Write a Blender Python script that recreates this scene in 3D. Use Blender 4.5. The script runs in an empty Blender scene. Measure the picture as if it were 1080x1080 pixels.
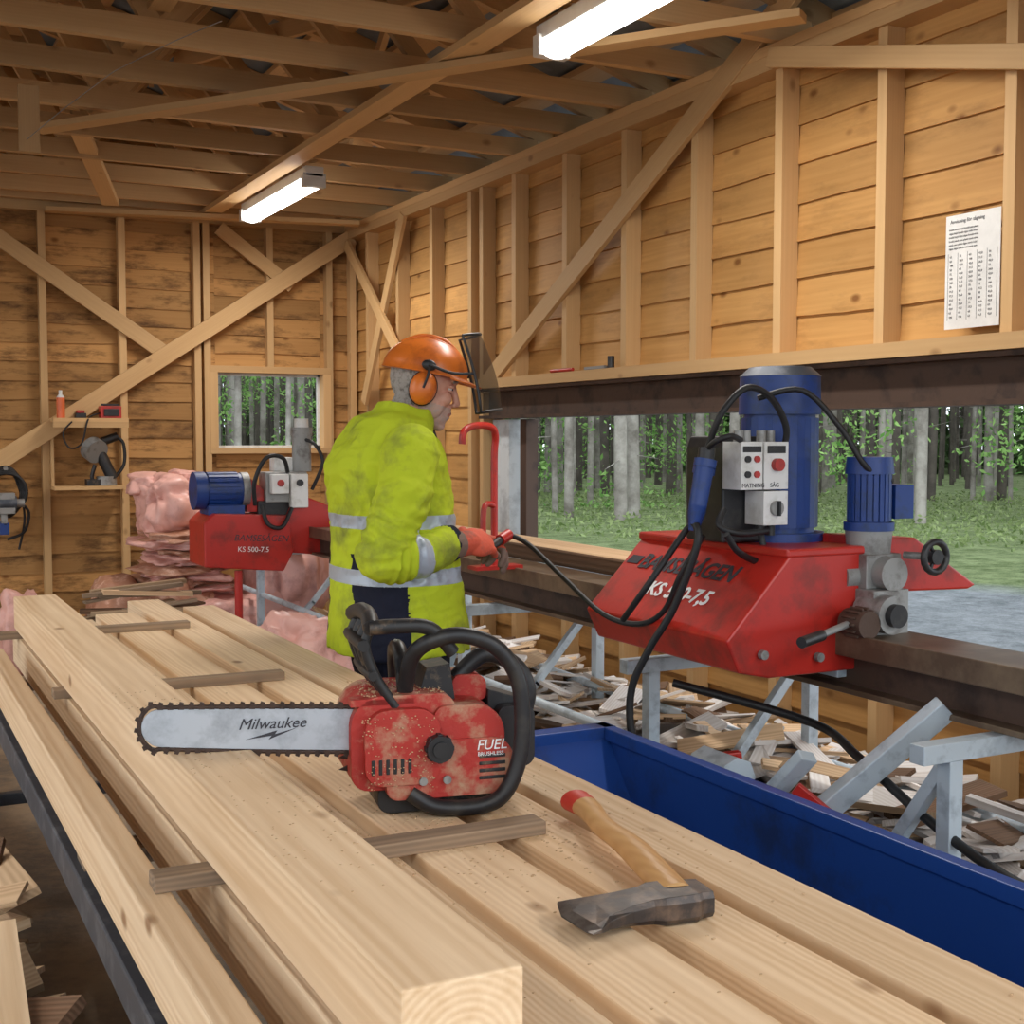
import bpy, bmesh, math, random
from mathutils import Vector, Matrix, noise
import numpy as np
random.seed(7)
rnd=random.uniform
V=Vector
scn=bpy.context.scene
try:
    scn.view_settings.view_transform='Standard'
except Exception as e: print(e)

# ------------------------------------------------------------------ materials
def newmat(name):
    m=bpy.data.materials.new(name); m.use_nodes=True
    nt=m.node_tree; b=nt.nodes['Principled BSDF']
    return m,nt,b
def L(nt,a,b): nt.links.new(a,b)
def wood(name,c1,c2,ring=40,rough=.6,knots=.5,bump=.15,contrast=.5,tintamt=.25,dirt=0,ringamt=.3,fine=.5,kscale=6):
    m,nt,b=newmat(name); N=nt.nodes
    at=N.new('ShaderNodeAttribute'); at.attribute_name='wco'
    tt=N.new('ShaderNodeAttribute'); tt.attribute_name='tint'
    mp=N.new('ShaderNodeMapping'); mp.inputs['Scale'].default_value=(.12,1,1)
    L(nt,at.outputs['Vector'],mp.inputs['Vector'])
    wv=N.new('ShaderNodeTexWave'); wv.wave_type='RINGS'; wv.rings_direction='X'
    wv.inputs['Scale'].default_value=ring; wv.inputs['Distortion'].default_value=4; wv.inputs['Detail'].default_value=3
    wv.inputs['Detail Scale'].default_value=.25
    L(nt,mp.outputs[0],wv.inputs['Vector'])
    n1=N.new('ShaderNodeTexNoise'); n1.inputs['Scale'].default_value=60; n1.inputs['Detail'].default_value=4
    mp2=N.new('ShaderNodeMapping'); mp2.inputs['Scale'].default_value=(.04,1,1)
    L(nt,at.outputs['Vector'],mp2.inputs['Vector']); L(nt,mp2.outputs[0],n1.inputs['Vector'])
    n2=N.new('ShaderNodeTexNoise'); n2.inputs['Scale'].default_value=6; n2.inputs['Detail'].default_value=3
    L(nt,mp.outputs[0],n2.inputs['Vector'])
    a=N.new('ShaderNodeMath'); a.operation='MULTIPLY_ADD'; a.inputs[1].default_value=ringamt
    L(nt,wv.outputs['Fac'],a.inputs[0])
    a2=N.new('ShaderNodeMath'); a2.operation='MULTIPLY_ADD'; a2.inputs[1].default_value=fine; a2.inputs[2].default_value=.43-fine*.5-ringamt*.5
    L(nt,n1.outputs['Fac'],a2.inputs[0]); L(nt,a2.outputs[0],a.inputs[2])
    a3=N.new('ShaderNodeMath'); a3.operation='MULTIPLY_ADD'; a3.inputs[1].default_value=.9
    L(nt,n2.outputs['Fac'],a3.inputs[0])
    a4=N.new('ShaderNodeMath'); a4.operation='SUBTRACT'; a4.inputs[1].default_value=.35
    L(nt,a.outputs[0],a4.inputs[0]); L(nt,a4.outputs[0],a3.inputs[2])
    mx=N.new('ShaderNodeMix'); mx.data_type='RGBA'; mx.inputs['A'].default_value=(*c1,1); mx.inputs['B'].default_value=(*c2,1)
    sc=N.new('ShaderNodeMath'); sc.operation='MULTIPLY'; sc.inputs[1].default_value=contrast*1.6; sc.use_clamp=True
    L(nt,a3.outputs[0],sc.inputs[0]); L(nt,sc.outputs[0],mx.inputs['Factor'])
    vo=N.new('ShaderNodeTexVoronoi'); vo.inputs['Scale'].default_value=kscale
    mp3=N.new('ShaderNodeMapping'); mp3.inputs['Scale'].default_value=(.6,1,1)
    L(nt,at.outputs['Vector'],mp3.inputs['Vector']); L(nt,mp3.outputs[0],vo.inputs['Vector'])
    kr=N.new('ShaderNodeMapRange'); kr.inputs['From Min'].default_value=.13; kr.inputs['From Max'].default_value=.05
    kr.inputs['To Min'].default_value=0; kr.inputs['To Max'].default_value=knots
    L(nt,vo.outputs['Distance'],kr.inputs['Value'])
    mk=N.new('ShaderNodeMix'); mk.data_type='RGBA'; mk.inputs['B'].default_value=(c2[0]*.4,c2[1]*.28,c2[2]*.2,1)
    L(nt,kr.outputs[0],mk.inputs['Factor']); L(nt,mx.outputs['Result'],mk.inputs['A'])
    hs=N.new('ShaderNodeHueSaturation')
    mr=N.new('ShaderNodeMapRange'); mr.inputs['To Min'].default_value=1-tintamt; mr.inputs['To Max'].default_value=1+tintamt
    L(nt,tt.outputs['Fac'],mr.inputs['Value']); L(nt,mr.outputs[0],hs.inputs['Value'])
    L(nt,mk.outputs['Result'],hs.inputs['Color'])
    out=hs.outputs[0]
    if dirt:
        nd=N.new('ShaderNodeTexNoise'); nd.inputs['Scale'].default_value=5; nd.inputs['Detail'].default_value=6; nd.inputs['Roughness'].default_value=.7
        mp4=N.new('ShaderNodeMapping'); mp4.inputs['Scale'].default_value=(.5,1.6,1.6)
        L(nt,at.outputs['Vector'],mp4.inputs['Vector']); L(nt,mp4.outputs[0],nd.inputs['Vector'])
        dr=N.new('ShaderNodeMapRange'); dr.inputs['From Min'].default_value=.5; dr.inputs['From Max'].default_value=.68; dr.inputs['To Max'].default_value=dirt
        L(nt,nd.outputs['Fac'],dr.inputs['Value'])
        md=N.new('ShaderNodeMix'); md.data_type='RGBA'; md.inputs['B'].default_value=(c2[0]*.22,c2[1]*.2,c2[2]*.25,1)
        L(nt,dr.outputs[0],md.inputs['Factor']); L(nt,out,md.inputs['A']); out=md.outputs['Result']
    L(nt,out,b.inputs['Base Color'])
    b.inputs['Roughness'].default_value=rough
    b.inputs['Specular IOR Level'].default_value=.25
    bp=N.new('ShaderNodeBump'); bp.inputs['Strength'].default_value=bump; bp.inputs['Distance'].default_value=.004
    L(nt,a3.outputs[0],bp.inputs['Height']); L(nt,bp.outputs[0],b.inputs['Normal'])
    return m
def pm(name,c,rough=.5,metal=0,c2=None,scale=8,lo=.5,hi=.65,bump=0,bscale=30,spec=.5,amt=1.0):
    m,nt,b=newmat(name); N=nt.nodes
    b.inputs['Roughness'].default_value=rough; b.inputs['Metallic'].default_value=metal
    b.inputs['Specular IOR Level'].default_value=spec
    tc=N.new('ShaderNodeTexCoord')
    if c2 is None: c2=tuple(x*.8 for x in c); lo,hi=.35,.75
    n=N.new('ShaderNodeTexNoise'); n.inputs['Scale'].default_value=scale; n.inputs['Detail'].default_value=6; n.inputs['Roughness'].default_value=.65
    L(nt,tc.outputs['Object'],n.inputs['Vector'])
    r=N.new('ShaderNodeMapRange'); r.inputs['From Min'].default_value=lo; r.inputs['From Max'].default_value=hi; r.inputs['To Max'].default_value=amt
    L(nt,n.outputs['Fac'],r.inputs['Value'])
    x=N.new('ShaderNodeMix'); x.data_type='RGBA'; x.inputs['A'].default_value=(*c,1); x.inputs['B'].default_value=(*c2,1)
    L(nt,r.outputs[0],x.inputs['Factor']); L(nt,x.outputs['Result'],b.inputs['Base Color'])
    if bump:
        n2=N.new('ShaderNodeTexNoise'); n2.inputs['Scale'].default_value=bscale; n2.inputs['Detail'].default_value=5
        L(nt,tc.outputs['Object'],n2.inputs['Vector'])
        bp=N.new('ShaderNodeBump'); bp.inputs['Strength'].default_value=bump; bp.inputs['Distance'].default_value=.01
        L(nt,n2.outputs['Fac'],bp.inputs['Height']); L(nt,bp.outputs[0],b.inputs['Normal'])
    return m
def emis(name,c,s):
    m,nt,b=newmat(name); b.inputs['Base Color'].default_value=(*c,1)
    b.inputs['Emission Color'].default_value=(*c,1); b.inputs['Emission Strength'].default_value=s
    return m

W_SID=wood('wood_siding',(.69,.39,.14),(.48,.245,.075),ring=22,knots=.85,contrast=.7,tintamt=.2,ringamt=.12,fine=.7,dirt=.3)
W_BACK=wood('wood_siding_rough',(.54,.30,.11),(.35,.17,.055),ring=22,knots=.8,contrast=.6,tintamt=.25,dirt=.9,rough=.75,ringamt=.1)
W_STUD=wood('wood_stud',(.66,.43,.21),(.50,.30,.13),ring=25,knots=.6,contrast=.55,tintamt=.14,ringamt=.12)
W_TRUSS=wood('wood_truss',(.60,.39,.20),(.43,.255,.11),ring=25,knots=.5,contrast=.5,tintamt=.25,ringamt=.12)
W_FRESH=wood('wood_fresh',(.90,.70,.48),(.60,.39,.21),ring=36,knots=.8,contrast=.62,tintamt=.11,rough=.65,bump=.35,ringamt=.26,fine=.85,kscale=7.5)
W_STICK=wood('wood_sticker',(.40,.28,.18),(.18,.13,.09),ring=40,knots=.3,contrast=.7,tintamt=.2,rough=.8,fine=.9)
W_SCRAP=wood('wood_scrap',(.66,.48,.30),(.36,.22,.12),ring=30,knots=.2,contrast=.7,tintamt=.5,rough=.8)
W_PALE=wood('wood_bark_pale',(.86,.83,.80),(.58,.50,.44),ring=30,knots=.1,contrast=.7,tintamt=.25,rough=.8)
W_BARK=wood('bark',(.22,.12,.07),(.10,.06,.035),ring=30,knots=.1,contrast=.7,tintamt=.4,rough=.95,bump=.8)
W_HANDLE=wood('axe_handle_wood',(.66,.40,.18),(.45,.23,.08),ring=30,knots=.2,contrast=.5,tintamt=.05,rough=.4)
M_RED=pm('red_paint',(.46,.022,.014),.38,c2=(.25,.022,.015),scale=7,bump=.05)
M_REDL=pm('red_plastic_dusty',(.38,.022,.014),.6,c2=(.42,.28,.17),scale=18,lo=.48,hi=.66,amt=.85,bump=.2,bscale=60)
M_BLUE=pm('blue_paint',(.012,.058,.27),.38,c2=(.015,.035,.12),scale=4,bump=.04)
M_BLUEM=pm('blue_motor',(.008,.04,.20),.45,c2=(.01,.03,.10),scale=12)
M_BLK=pm('black_plastic',(.012,.012,.014),.45,c2=(.03,.028,.025),scale=20)
M_BLKD=pm('black_dusty',(.014,.014,.015),.5,c2=(.25,.17,.1),scale=25,lo=.55,hi=.7,amt=.55)
M_RUB=pm('rubber_cable',(.01,.01,.011),.55)
M_STEEL=pm('galvanised_steel',(.52,.60,.66),.45,.2,c2=(.36,.42,.47),scale=15)
M_DSTEEL=pm('dark_steel',(.07,.08,.10),.5,.5,c2=(.14,.15,.17),scale=12)
M_BAR=pm('bar_steel',(.46,.50,.55),.42,.3,c2=(.32,.35,.39),scale=12)
M_CHAIN=pm('chain_dark',(.07,.045,.035),.5,.6,c2=(.03,.02,.018),scale=60)
M_RUST=pm('rusty_steel',(.085,.05,.035),.6,.3,c2=(.035,.022,.018),scale=5,bump=.15)
M_RAIL=pm('rail_worn',(.11,.07,.045),.4,.35,c2=(.30,.22,.14),scale=4,lo=.45,hi=.8)
M_CAST=pm('cast_grey',(.30,.30,.29),.55,.4,c2=(.17,.16,.15),scale=14)
M_WHT=pm('white_plastic',(.72,.72,.70),.45,c2=(.55,.54,.5),scale=10)
M_PAPER=pm('paper',(.82,.81,.78),.8)
M_INK=pm('ink',(.04,.04,.05),.7)
M_WTX=pm('white_print',(.85,.85,.85),.5)
M_AXE=pm('axe_steel',(.060,.052,.050),.42,.5,c2=(.17,.12,.09),scale=26,lo=.45,hi=.68,bump=.12)
M_AXEB=pm('axe_bevel',(.20,.18,.165),.35,.7,c2=(.10,.08,.07),scale=30,lo=.4,hi=.6)
M_PINK=pm('pink_sheet',(.76,.42,.36),.4,c2=(.55,.27,.23),scale=6,bump=.6,bscale=9)
M_BROWNS=pm('brown_sheet',(.42,.20,.12),.6,c2=(.65,.40,.30),scale=14,bump=.6,bscale=18)
M_HIVIS=pm('hivis_yellow',(.48,.58,.028),.8,c2=(.15,.16,.05),scale=6,lo=.49,hi=.76,bump=.3,bscale=40,spec=.15)
M_NAVY=pm('navy_cloth',(.012,.014,.028),.85,bump=.2,bscale=60,spec=.2)
M_REFL=pm('reflective_tape',(.40,.45,.52),.4,.2,c2=(.28,.32,.37),scale=20)
M_SKIN=pm('skin',(.66,.34,.24),.55,c2=(.58,.25,.17),scale=18,bump=.05,bscale=120)
M_STUB=pm('stubble_skin',(.50,.32,.26),.7,c2=(.40,.32,.29),scale=70,bump=.15,bscale=200)
M_HAIR=pm('grey_hair',(.36,.33,.30),.8,c2=(.18,.16,.14),scale=60,bump=.6,bscale=150)
M_ORG=pm('orange_helmet',(.70,.17,.02),.35,c2=(.46,.10,.015),scale=10)
M_GLOVE=pm('glove_red',(.58,.085,.04),.75,c2=(.28,.07,.045),scale=16,bump=.2,bscale=90)
M_GLOVB=pm('glove_dark',(.20,.13,.10),.8,bump=.2,bscale=90)
M_TUBE=emis('tube_light',(1,.98,.94),8)
M_LEDH=pm('lamp_housing',(.7,.7,.68),.4)
M_ROOF=pm('roof_sheet',(.22,.26,.30),.6,.1,c2=(.14,.16,.18),scale=3)
M_SOOT=pm('painted_jamb',(.60,.64,.66),.6,c2=(.40,.43,.45),scale=6)
M_EYE=pm('eye_white',(.6,.55,.50),.35)
M_LIP=pm('lip',(.46,.17,.13),.5)
M_GREENP=pm('spray_can_orange',(.75,.16,.05),.4)

# ------------------------------------------------------------------ mesh builder
class MB:
    def __init__(s): s.v=[];s.f=[];s.m=[];s.w=[];s.t=[];s.mats=[];s.sm=[]
    def mi(s,mat):
        if mat not in s.mats: s.mats.append(mat)
        return s.mats.index(mat)
    def add(s,vs,fs,mat,w=None,tint=None,smooth=False):
        o=len(s.v); s.v+= [tuple(x) for x in vs]
        s.w+= [tuple(x) for x in (w if w is not None else vs)]
        t=random.random() if tint is None else tint
        s.t+=[t]*len(vs); k=s.mi(mat)
        for f in fs: s.f.append([i+o for i in f]); s.m.append(k); s.sm.append(smooth)
    def beam(s,p0,p1,w,h,mat,up=(0,0,1),tint=None,pith=.06):
        p0=V(p0);p1=V(p1);x=(p1-p0);Ln=x.length;x.normalize()
        up=V(up)
        if abs(x.dot(up))>.98: up=V((1,0,0))
        y=up.cross(x).normalized(); z=x.cross(y)
        vs=[];ws=[];ro=V((rnd(0,50),rnd(-pith,pith),rnd(-pith,pith)))
        for a in (0,Ln):
            for b,c in ((-1,-1),(1,-1),(1,1),(-1,1)):
                vs.append(p0+x*a+y*b*w/2+z*c*h/2); ws.append(V((a,b*w/2,c*h/2))+ro)
        s.add(vs,[(0,3,2,1),(4,5,6,7),(0,1,5,4),(1,2,6,5),(2,3,7,6),(3,0,4,7)],mat,ws,tint)
    def box(s,x0,x1,y0,y1,z0,z1,mat,tint=None,pith=.06):
        dx,dy,dz=x1-x0,y1-y0,z1-z0
        cx,cy,cz=(x0+x1)/2,(y0+y1)/2,(z0+z1)/2
        if dx>=dy and dx>=dz: s.beam((x0,cy,cz),(x1,cy,cz),dy,dz,mat,tint=tint,pith=pith)
        elif dy>=dz: s.beam((cx,y0,cz),(cx,y1,cz),dx,dz,mat,tint=tint,pith=pith)
        else: s.beam((cx,cy,z0),(cx,cy,z1),dy,dx,mat,tint=tint,pith=pith)
    def cyl(s,p0,p1,r0,mat,r1=None,n=24,cap=True,smooth=True):
        if r1 is None:r1=r0
        p0=V(p0);p1=V(p1);x=(p1-p0);Ln=x.length
        if Ln<1e-6:return
        x.normalize(); y=x.orthogonal().normalized(); z=x.cross(y); ro=V((rnd(0,9),0,0))
        vs=[];ws=[]
        for a,r in ((0,r0),(Ln,r1)):
            for i in range(n):
                t=2*math.pi*i/n; q=V((a,r*math.cos(t),r*math.sin(t)))
                vs.append(p0+x*a+y*q.y+z*q.z); ws.append(q+ro)
        tt=random.random()
        s.add(vs,[(i,(i+1)%n,n+(i+1)%n,n+i) for i in range(n)],mat,ws,tt,smooth)
        if cap:
            s.add(vs[:n],[tuple(range(n))[::-1]],mat,ws[:n],tt); s.add(vs[n:],[tuple(range(n))],mat,ws[n:],tt)
    def loft(s,rings,mat,cap=True,smooth=True,w=None,tint=None):
        n=len(rings[0]); vs=[p for r in rings for p in r]; fs=[]
        for k in range(len(rings)-1):
            for i in range(n): fs.append((k*n+i,k*n+(i+1)%n,(k+1)*n+(i+1)%n,(k+1)*n+i))
        s.add(vs,fs,mat,w,tint,smooth=smooth)
        if cap:
            s.add(rings[0],[tuple(range(n))[::-1]],mat,None,tint); s.add(rings[-1],[tuple(range(n))],mat,None,tint)
    def tube(s,pts,r,mat,n=10,sub=6,rad=None,closed=False):
        P=[V(p) for p in pts]
        if sub>1 and len(P)>2: P=catmull(P,sub)
        rr=[r]*len(P) if rad is None else [rad(i/(len(P)-1)) for i in range(len(P))]
        rings=[];t0=(P[1]-P[0]).normalized(); y=t0.orthogonal().normalized()
        for i,p in enumerate(P):
            t=(P[min(i+1,len(P)-1)]-P[max(i-1,0)]).normalized()
            y=(y-t*y.dot(t)).normalized(); z=t.cross(y)
            rings.append([p+(y*math.cos(2*math.pi*k/n)+z*math.sin(2*math.pi*k/n))*rr[i] for k in range(n)])
        s.loft(rings,mat)
    def ell(s,c,r,mat,R=None,n=20,m=12):
        c=V(c); R=R or Matrix.Identity(3); vs=[]
        for j in range(1,m):
            ph=math.pi*j/m
            for i in range(n):
                t=2*math.pi*i/n
                vs.append(c+R@V((r[0]*math.sin(ph)*math.cos(t),r[1]*math.sin(ph)*math.sin(t),r[2]*math.cos(ph))))
        top=len(vs); vs.append(c+R@V((0,0,r[2]))); vs.append(c+R@V((0,0,-r[2])))
        fs=[]
        for j in range(m-2):
            for i in range(n): fs.append((j*n+i,(j+1)*n+i,(j+1)*n+(i+1)%n,j*n+(i+1)%n))
        for i in range(n):
            fs.append((top,i,(i+1)%n)); fs.append((top+1,(m-2)*n+(i+1)%n,(m-2)*n+i))
        s.add(vs,fs,mat,smooth=True)
    def caps(s,p0,p1,r0,r1,mat):
        s.cyl(p0,p1,r0,mat,r1,n=16); s.ell(p0,(r0,)*3,mat,n=16,m=10); s.ell(p1,(r1,)*3,mat,n=16,m=10)
    def prism(s,poly,o,ax,ay,th,mat,smooth=False):
        o=V(o);ax=V(ax).normalized();ay=V(ay).normalized();az=ax.cross(ay)
        a=[o+ax*x+ay*y-az*th/2 for x,y in poly]; b=[p+az*th for p in a]; n=len(a)
        s.add(a+b,[tuple(range(n))[::-1],tuple(range(n,2*n))]+[(i,(i+1)%n,n+(i+1)%n,n+i) for i in range(n)],mat,smooth=smooth)
    def text(s,body,size,o,right,up,mat,ext=.0006,shear=0,bold=0):
        cu=bpy.data.curves.new('t','FONT'); cu.body=body; cu.size=size; cu.extrude=ext; cu.shear=shear; cu.resolution_u=3; cu.offset=bold
        ob=bpy.data.objects.new('t',cu); scn.collection.objects.link(ob)
        dg=bpy.context.evaluated_depsgraph_get(); dg.update()
        me=bpy.data.meshes.new_from_object(ob.evaluated_get(dg))
        r=V(right).normalized();u=V(up).normalized();n=r.cross(u);o=V(o)
        s.add([o+r*v.co.x+u*v.co.y+n*v.co.z for v in me.vertices],[tuple(p.vertices) for p in me.polygons],mat)
        bpy.data.objects.remove(ob); bpy.data.meshes.remove(me)
    def build(s,name,parent=None,bevel=0,local=False,seg=2,center=True):
        me=bpy.data.meshes.new(name)
        va=np.array(s.v,dtype=float)
        c=np.zeros(3)
        if parent is None and center and not local:
            c=(va.min(0)+va.max(0))/2; va=va-c
        me.from_pydata(va.tolist(),[],s.f)
        for m in s.mats: me.materials.append(m)
        me.polygons.foreach_set('material_index',s.m); me.polygons.foreach_set('use_smooth',s.sm)
        a=me.attributes.new('wco','FLOAT_VECTOR','POINT'); a.data.foreach_set('vector',np.array(s.w,dtype=np.float32).ravel())
        t=me.attributes.new('tint','FLOAT','POINT'); t.data.foreach_set('value',np.array(s.t,dtype=np.float32))
        me.update()
        ob=bpy.data.objects.new(name,me); scn.collection.objects.link(ob)
        if parent is None: ob.location=c
        else:
            ob.parent=parent
            if not local: ob.location=-V(parent.location)
        if bevel:
            b=ob.modifiers.new('bev','BEVEL'); b.width=bevel; b.segments=seg; b.limit_method='ANGLE'; b.angle_limit=.6
        return ob
def catmull(P,sub):
    out=[]
    for i in range(len(P)-1):
        p0=P[max(i-1,0)];p1=P[i];p2=P[i+1];p3=P[min(i+2,len(P)-1)]
        for k in range(sub):
            t=k/sub
            out.append(.5*((2*p1)+(p2-p0)*t+(2*p0-5*p1+4*p2-p3)*t*t+(-p0+3*p1-3*p2+p3)*t**3))
    out.append(P[-1]); return out
def empty(name,loc,rz=0):
    e=bpy.data.objects.new(name,None); e.location=loc; e.rotation_euler=(0,0,rz); scn.collection.objects.link(e); return e
def remesh(mb,name,voxel,smooth=2,parent=None,disp=None,matfn=None,mats=None):
    ob=mb.build('tmp',center=False,local=True)
    r=ob.modifiers.new('r','REMESH'); r.mode='VOXEL'; r.voxel_size=voxel
    sm=ob.modifiers.new('s','SMOOTH'); sm.iterations=smooth; sm.factor=.5
    dg=bpy.context.evaluated_depsgraph_get(); dg.update()
    me=bpy.data.meshes.new_from_object(ob.evaluated_get(dg)); bpy.data.objects.remove(ob)
    me.materials.clear()
    for m in mats: me.materials.append(m)
    if disp:
        me.update()
        nn=[v.normal.copy() for v in me.vertices]
        cc=[p.center.copy() for p in me.polygons]
        for p,c0 in zip(me.polygons,cc): p.material_index=matfn(c0)
        for v,nr in zip(me.vertices,nn): v.co=v.co+nr*disp(v.co)
        for p in me.polygons: p.use_smooth=True
    else:
        for p in me.polygons:
            p.use_smooth=True
            p.material_index=matfn(p.center) if matfn else 0
    me.name=name
    o=bpy.data.objects.new(name,me); scn.collection.objects.link(o); o.parent=parent
    return o

# ------------------------------------------------------------------ room
XR=3.5; YB=9.5; YF=-1.6
def siding(mb,o,along,inw,length,z0,z1,mat,expo=.15,amp=.012,step=.09,seed=0):
    o=V(o);al=V(along);inw=V(inw)
    rows=max(1,round((z1-z0)/expo)); e=(z1-z0)/rows
    n=max(2,int(length/step))
    for r in range(rows):
        zb=z0+r*e; zt=min(z1,zb+e+.025); ro=V((rnd(0,90),rnd(-.1,.1),rnd(.02,.12))); vs=[];ws=[];ph=rnd(0,100)
        for i in range(n+1):
            a=length*i/n
            wv=(noise.noise(V((a*1.1+ph,r*3.1,seed)))+.6*noise.noise(V((a*7+ph,r,seed)))*max(0,noise.noise(V((a*.9+ph,7,seed)))*2))*amp*1.6 if r>0 else 0
            for (q,zz) in ((.018,zb+wv),(.002,zt),(-.012,zb+wv)):
                p=o+al*a+inw*q; p.z=zz; vs.append(p); ws.append(V((a,zz-zb,q))+ro)
        fs=[]
        for i in range(n):
            b=i*3; fs.append((b,b+3,b+4,b+1)); fs.append((b,b+2,b+5,b+3))
        mb.add(vs,fs,mat,ws)
LR=7.03-YF
mb=MB()
siding(mb,(XR,YF,0),(0,1,0),(-1,0,0),LR,1.84,3.08,W_SID,.155,.011,seed=1)
siding(mb,(XR,7.03,0),(0,1,0),(-1,0,0),2.47,0,3.08,W_SID,.155,.010,seed=2)
siding(mb,(XR,YF,0),(0,1,0),(-1,0,0),LR,0,.72,W_SID,.18,.007,seed=3)
mb.box(XR+.02,XR+.05,YF,7.03,1.62,3.1,W_STUD); mb.box(XR+.02,XR+.05,7.03,YB+.05,0,3.1,W_STUD); mb.box(XR+.02,XR+.05,YF,7.03,0,.72,W_STUD)
ys=[3.65+.595*k for k in range(-8,10)]
for y in ys:
    mb.box(XR-.1,XR-.013,y-.024,y+.024,1.84,3.02,W_STUD)
    if y>7.03: mb.box(XR-.1,XR-.013,y-.024,y+.024,0,1.84,W_STUD)
    else: mb.box(XR-.1,XR-.013,y-.024,y+.024,0,.68,W_STUD)
mb.box(XR-.1,XR-.013,7.03,7.08,0,3.02,W_STUD)
mb.box(XR-.12,XR+.02,YF,YB,3.0,3.06,W_STUD)
mb.box(XR-.125,XR-.10,YF,YB,3.06,3.10,W_STUD)
mb.box(XR-.15,XR,YF,7.05,1.785,1.84,W_STUD)
mb.box(XR-.12,XR+.05,YF,7.03,.68,.73,W_STUD)
mb.box(XR-.1,XR,YF,YB,0,.05,W_STUD)
mb.build('wall_right',bevel=0)
WX0,WX1,WZ0,WZ1=2.384,3.195,1.41,1.97
mb=MB()
def bs(x0,x1,z0,z1,sd): siding(mb,(x0,YB,0),(1,0,0),(0,-1,0),x1-x0,z0,z1,W_BACK,.135,.010,seed=sd)
bs(-3.5,WX0,0,3.1,5); bs(WX1,XR,0,3.1,6); bs(WX0,WX1,WZ1,3.1,7); bs(WX0,WX1,0,WZ0,8)
for (a,b,c,d) in ((-3.5,WX0,0,4.4),(WX1,XR,0,3.4),(WX0,WX1,WZ1,3.8),(WX0,WX1,0,WZ0)):
    mb.box(a,b,YB+.02,YB+.05,c,d,W_BACK)
for x in (-3.4,-2.8,-2.2,-1.6,-1.0,-.4,.15,.65,1.174,1.71,2.24,2.31,3.25,3.44):
    mb.box(x-.024,x+.024,YB-.09,YB-.013,0,3.05,W_STUD)
mb.box(2.785-.024,2.785+.024,YB-.09,YB-.013,WZ1+.05,3.05,W_STUD)
mb.box(-3.5,XR,YB-.09,YB+.02,3.05,3.12,W_STUD)
mb.box(-3.5,XR,YB-.09,YB,0,.06,W_STUD)
mb.build('wall_back')
mb=MB()
for (a,b,c,d) in ((WX0-.06,WX1+.06,WZ1,WZ1+.05),(WX0-.06,WX1+.06,WZ0-.04,WZ0),(WX0-.06,WX0,WZ0,WZ1),(WX1,WX1+.06,WZ0,WZ1)):
    mb.box(a,b,YB-.095,YB+.07,c,d,W_STUD)
for (a,b,c,d) in ((WX0,WX1,WZ1-.02,WZ1),(WX0,WX1,WZ0,WZ0+.02),(WX0,WX0+.02,WZ0,WZ1),(WX1-.02,WX1,WZ0,WZ1)):
    mb.box(a,b,YB-.0,YB+.03,c,d,M_WHT)
mb.build('window_1',bevel=.002)
mb=MB()
siding(mb,(-3.5,YB,0),(0,-1,0),(1,0,0),YB-YF,2.6,3.1,W_SID,.155,.008,seed=11)
siding(mb,(-3.5,YB,0),(0,-1,0),(1,0,0),YB-YF,0,.7,W_SID,.155,.008,seed=12)
mb.box(-3.55,-3.52,YF,YB,2.6,3.1,W_STUD); mb.box(-3.55,-3.52,YF,YB,0,.7,W_STUD)
for y in (-1.5,1.1,3.7,6.3,9.3): mb.box(-3.5,-3.4,y-.05,y+.05,0,3.05,W_STUD)
mb.box(-3.5,-3.4,YF,YB,3.0,3.1,W_STUD)
mb.build('wall_left')
mb=MB()
mb.box(XR-.13,XR+.03,YF,7.03,1.765,1.783,M_RUST); mb.box(XR-.13,XR+.03,YF,7.03,1.605,1.623,M_RUST); mb.box(XR-.06,XR-.045,YF,7.03,1.623,1.765,M_RUST)
mb.build('steel_beam')
mb=MB(); mb.box(XR-.05,XR+.12,6.78,7.0,.73,1.60,M_SOOT); mb.box(XR-.02,XR+.06,6.62,6.70,.73,1.6,M_RUST); mb.build('door_jamb_post',bevel=.004)
mb=MB(); mb.box(-3.6,3.6,YF-.1,9.6,-.09,0,pm('concrete_floor',(.22,.18,.14),.9,c2=(.38,.28,.18),scale=5,lo=.4,hi=.6,bump=.4)); mb.build('floor')
mg,nt,b=newmat('outdoor_ground'); N=nt.nodes
tc=N.new('ShaderNodeTexCoord'); sx=N.new('ShaderNodeSeparateXYZ'); L(nt,tc.outputs['Object'],sx.inputs[0])
n1=N.new('ShaderNodeTexNoise'); n1.inputs['Scale'].default_value=.5; n1.inputs['Detail'].default_value=6; L(nt,tc.outputs['Object'],n1.inputs['Vector'])
ay=N.new('ShaderNodeMath'); ay.operation='MULTIPLY_ADD'; ay.inputs[1].default_value=.5; L(nt,sx.outputs[1],ay.inputs[0]); L(nt,sx.outputs[0],ay.inputs[2])
ad=N.new('ShaderNodeMath'); ad.operation='MULTIPLY_ADD'; ad.inputs[1].default_value=6; L(nt,n1.outputs['Fac'],ad.inputs[0]); L(nt,ay.outputs[0],ad.inputs[2])
mr=N.new('ShaderNodeMapRange'); mr.inputs['From Min'].default_value=17.6; mr.inputs['From Max'].default_value=19.8; L(nt,ad.outputs[0],mr.inputs['Value'])
n2=N.new('ShaderNodeTexNoise'); n2.inputs['Scale'].default_value=2.6; n2.inputs['Detail'].default_value=12; n2.inputs['Roughness'].default_value=.88; L(nt,tc.outputs['Object'],n2.inputs['Vector'])
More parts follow.
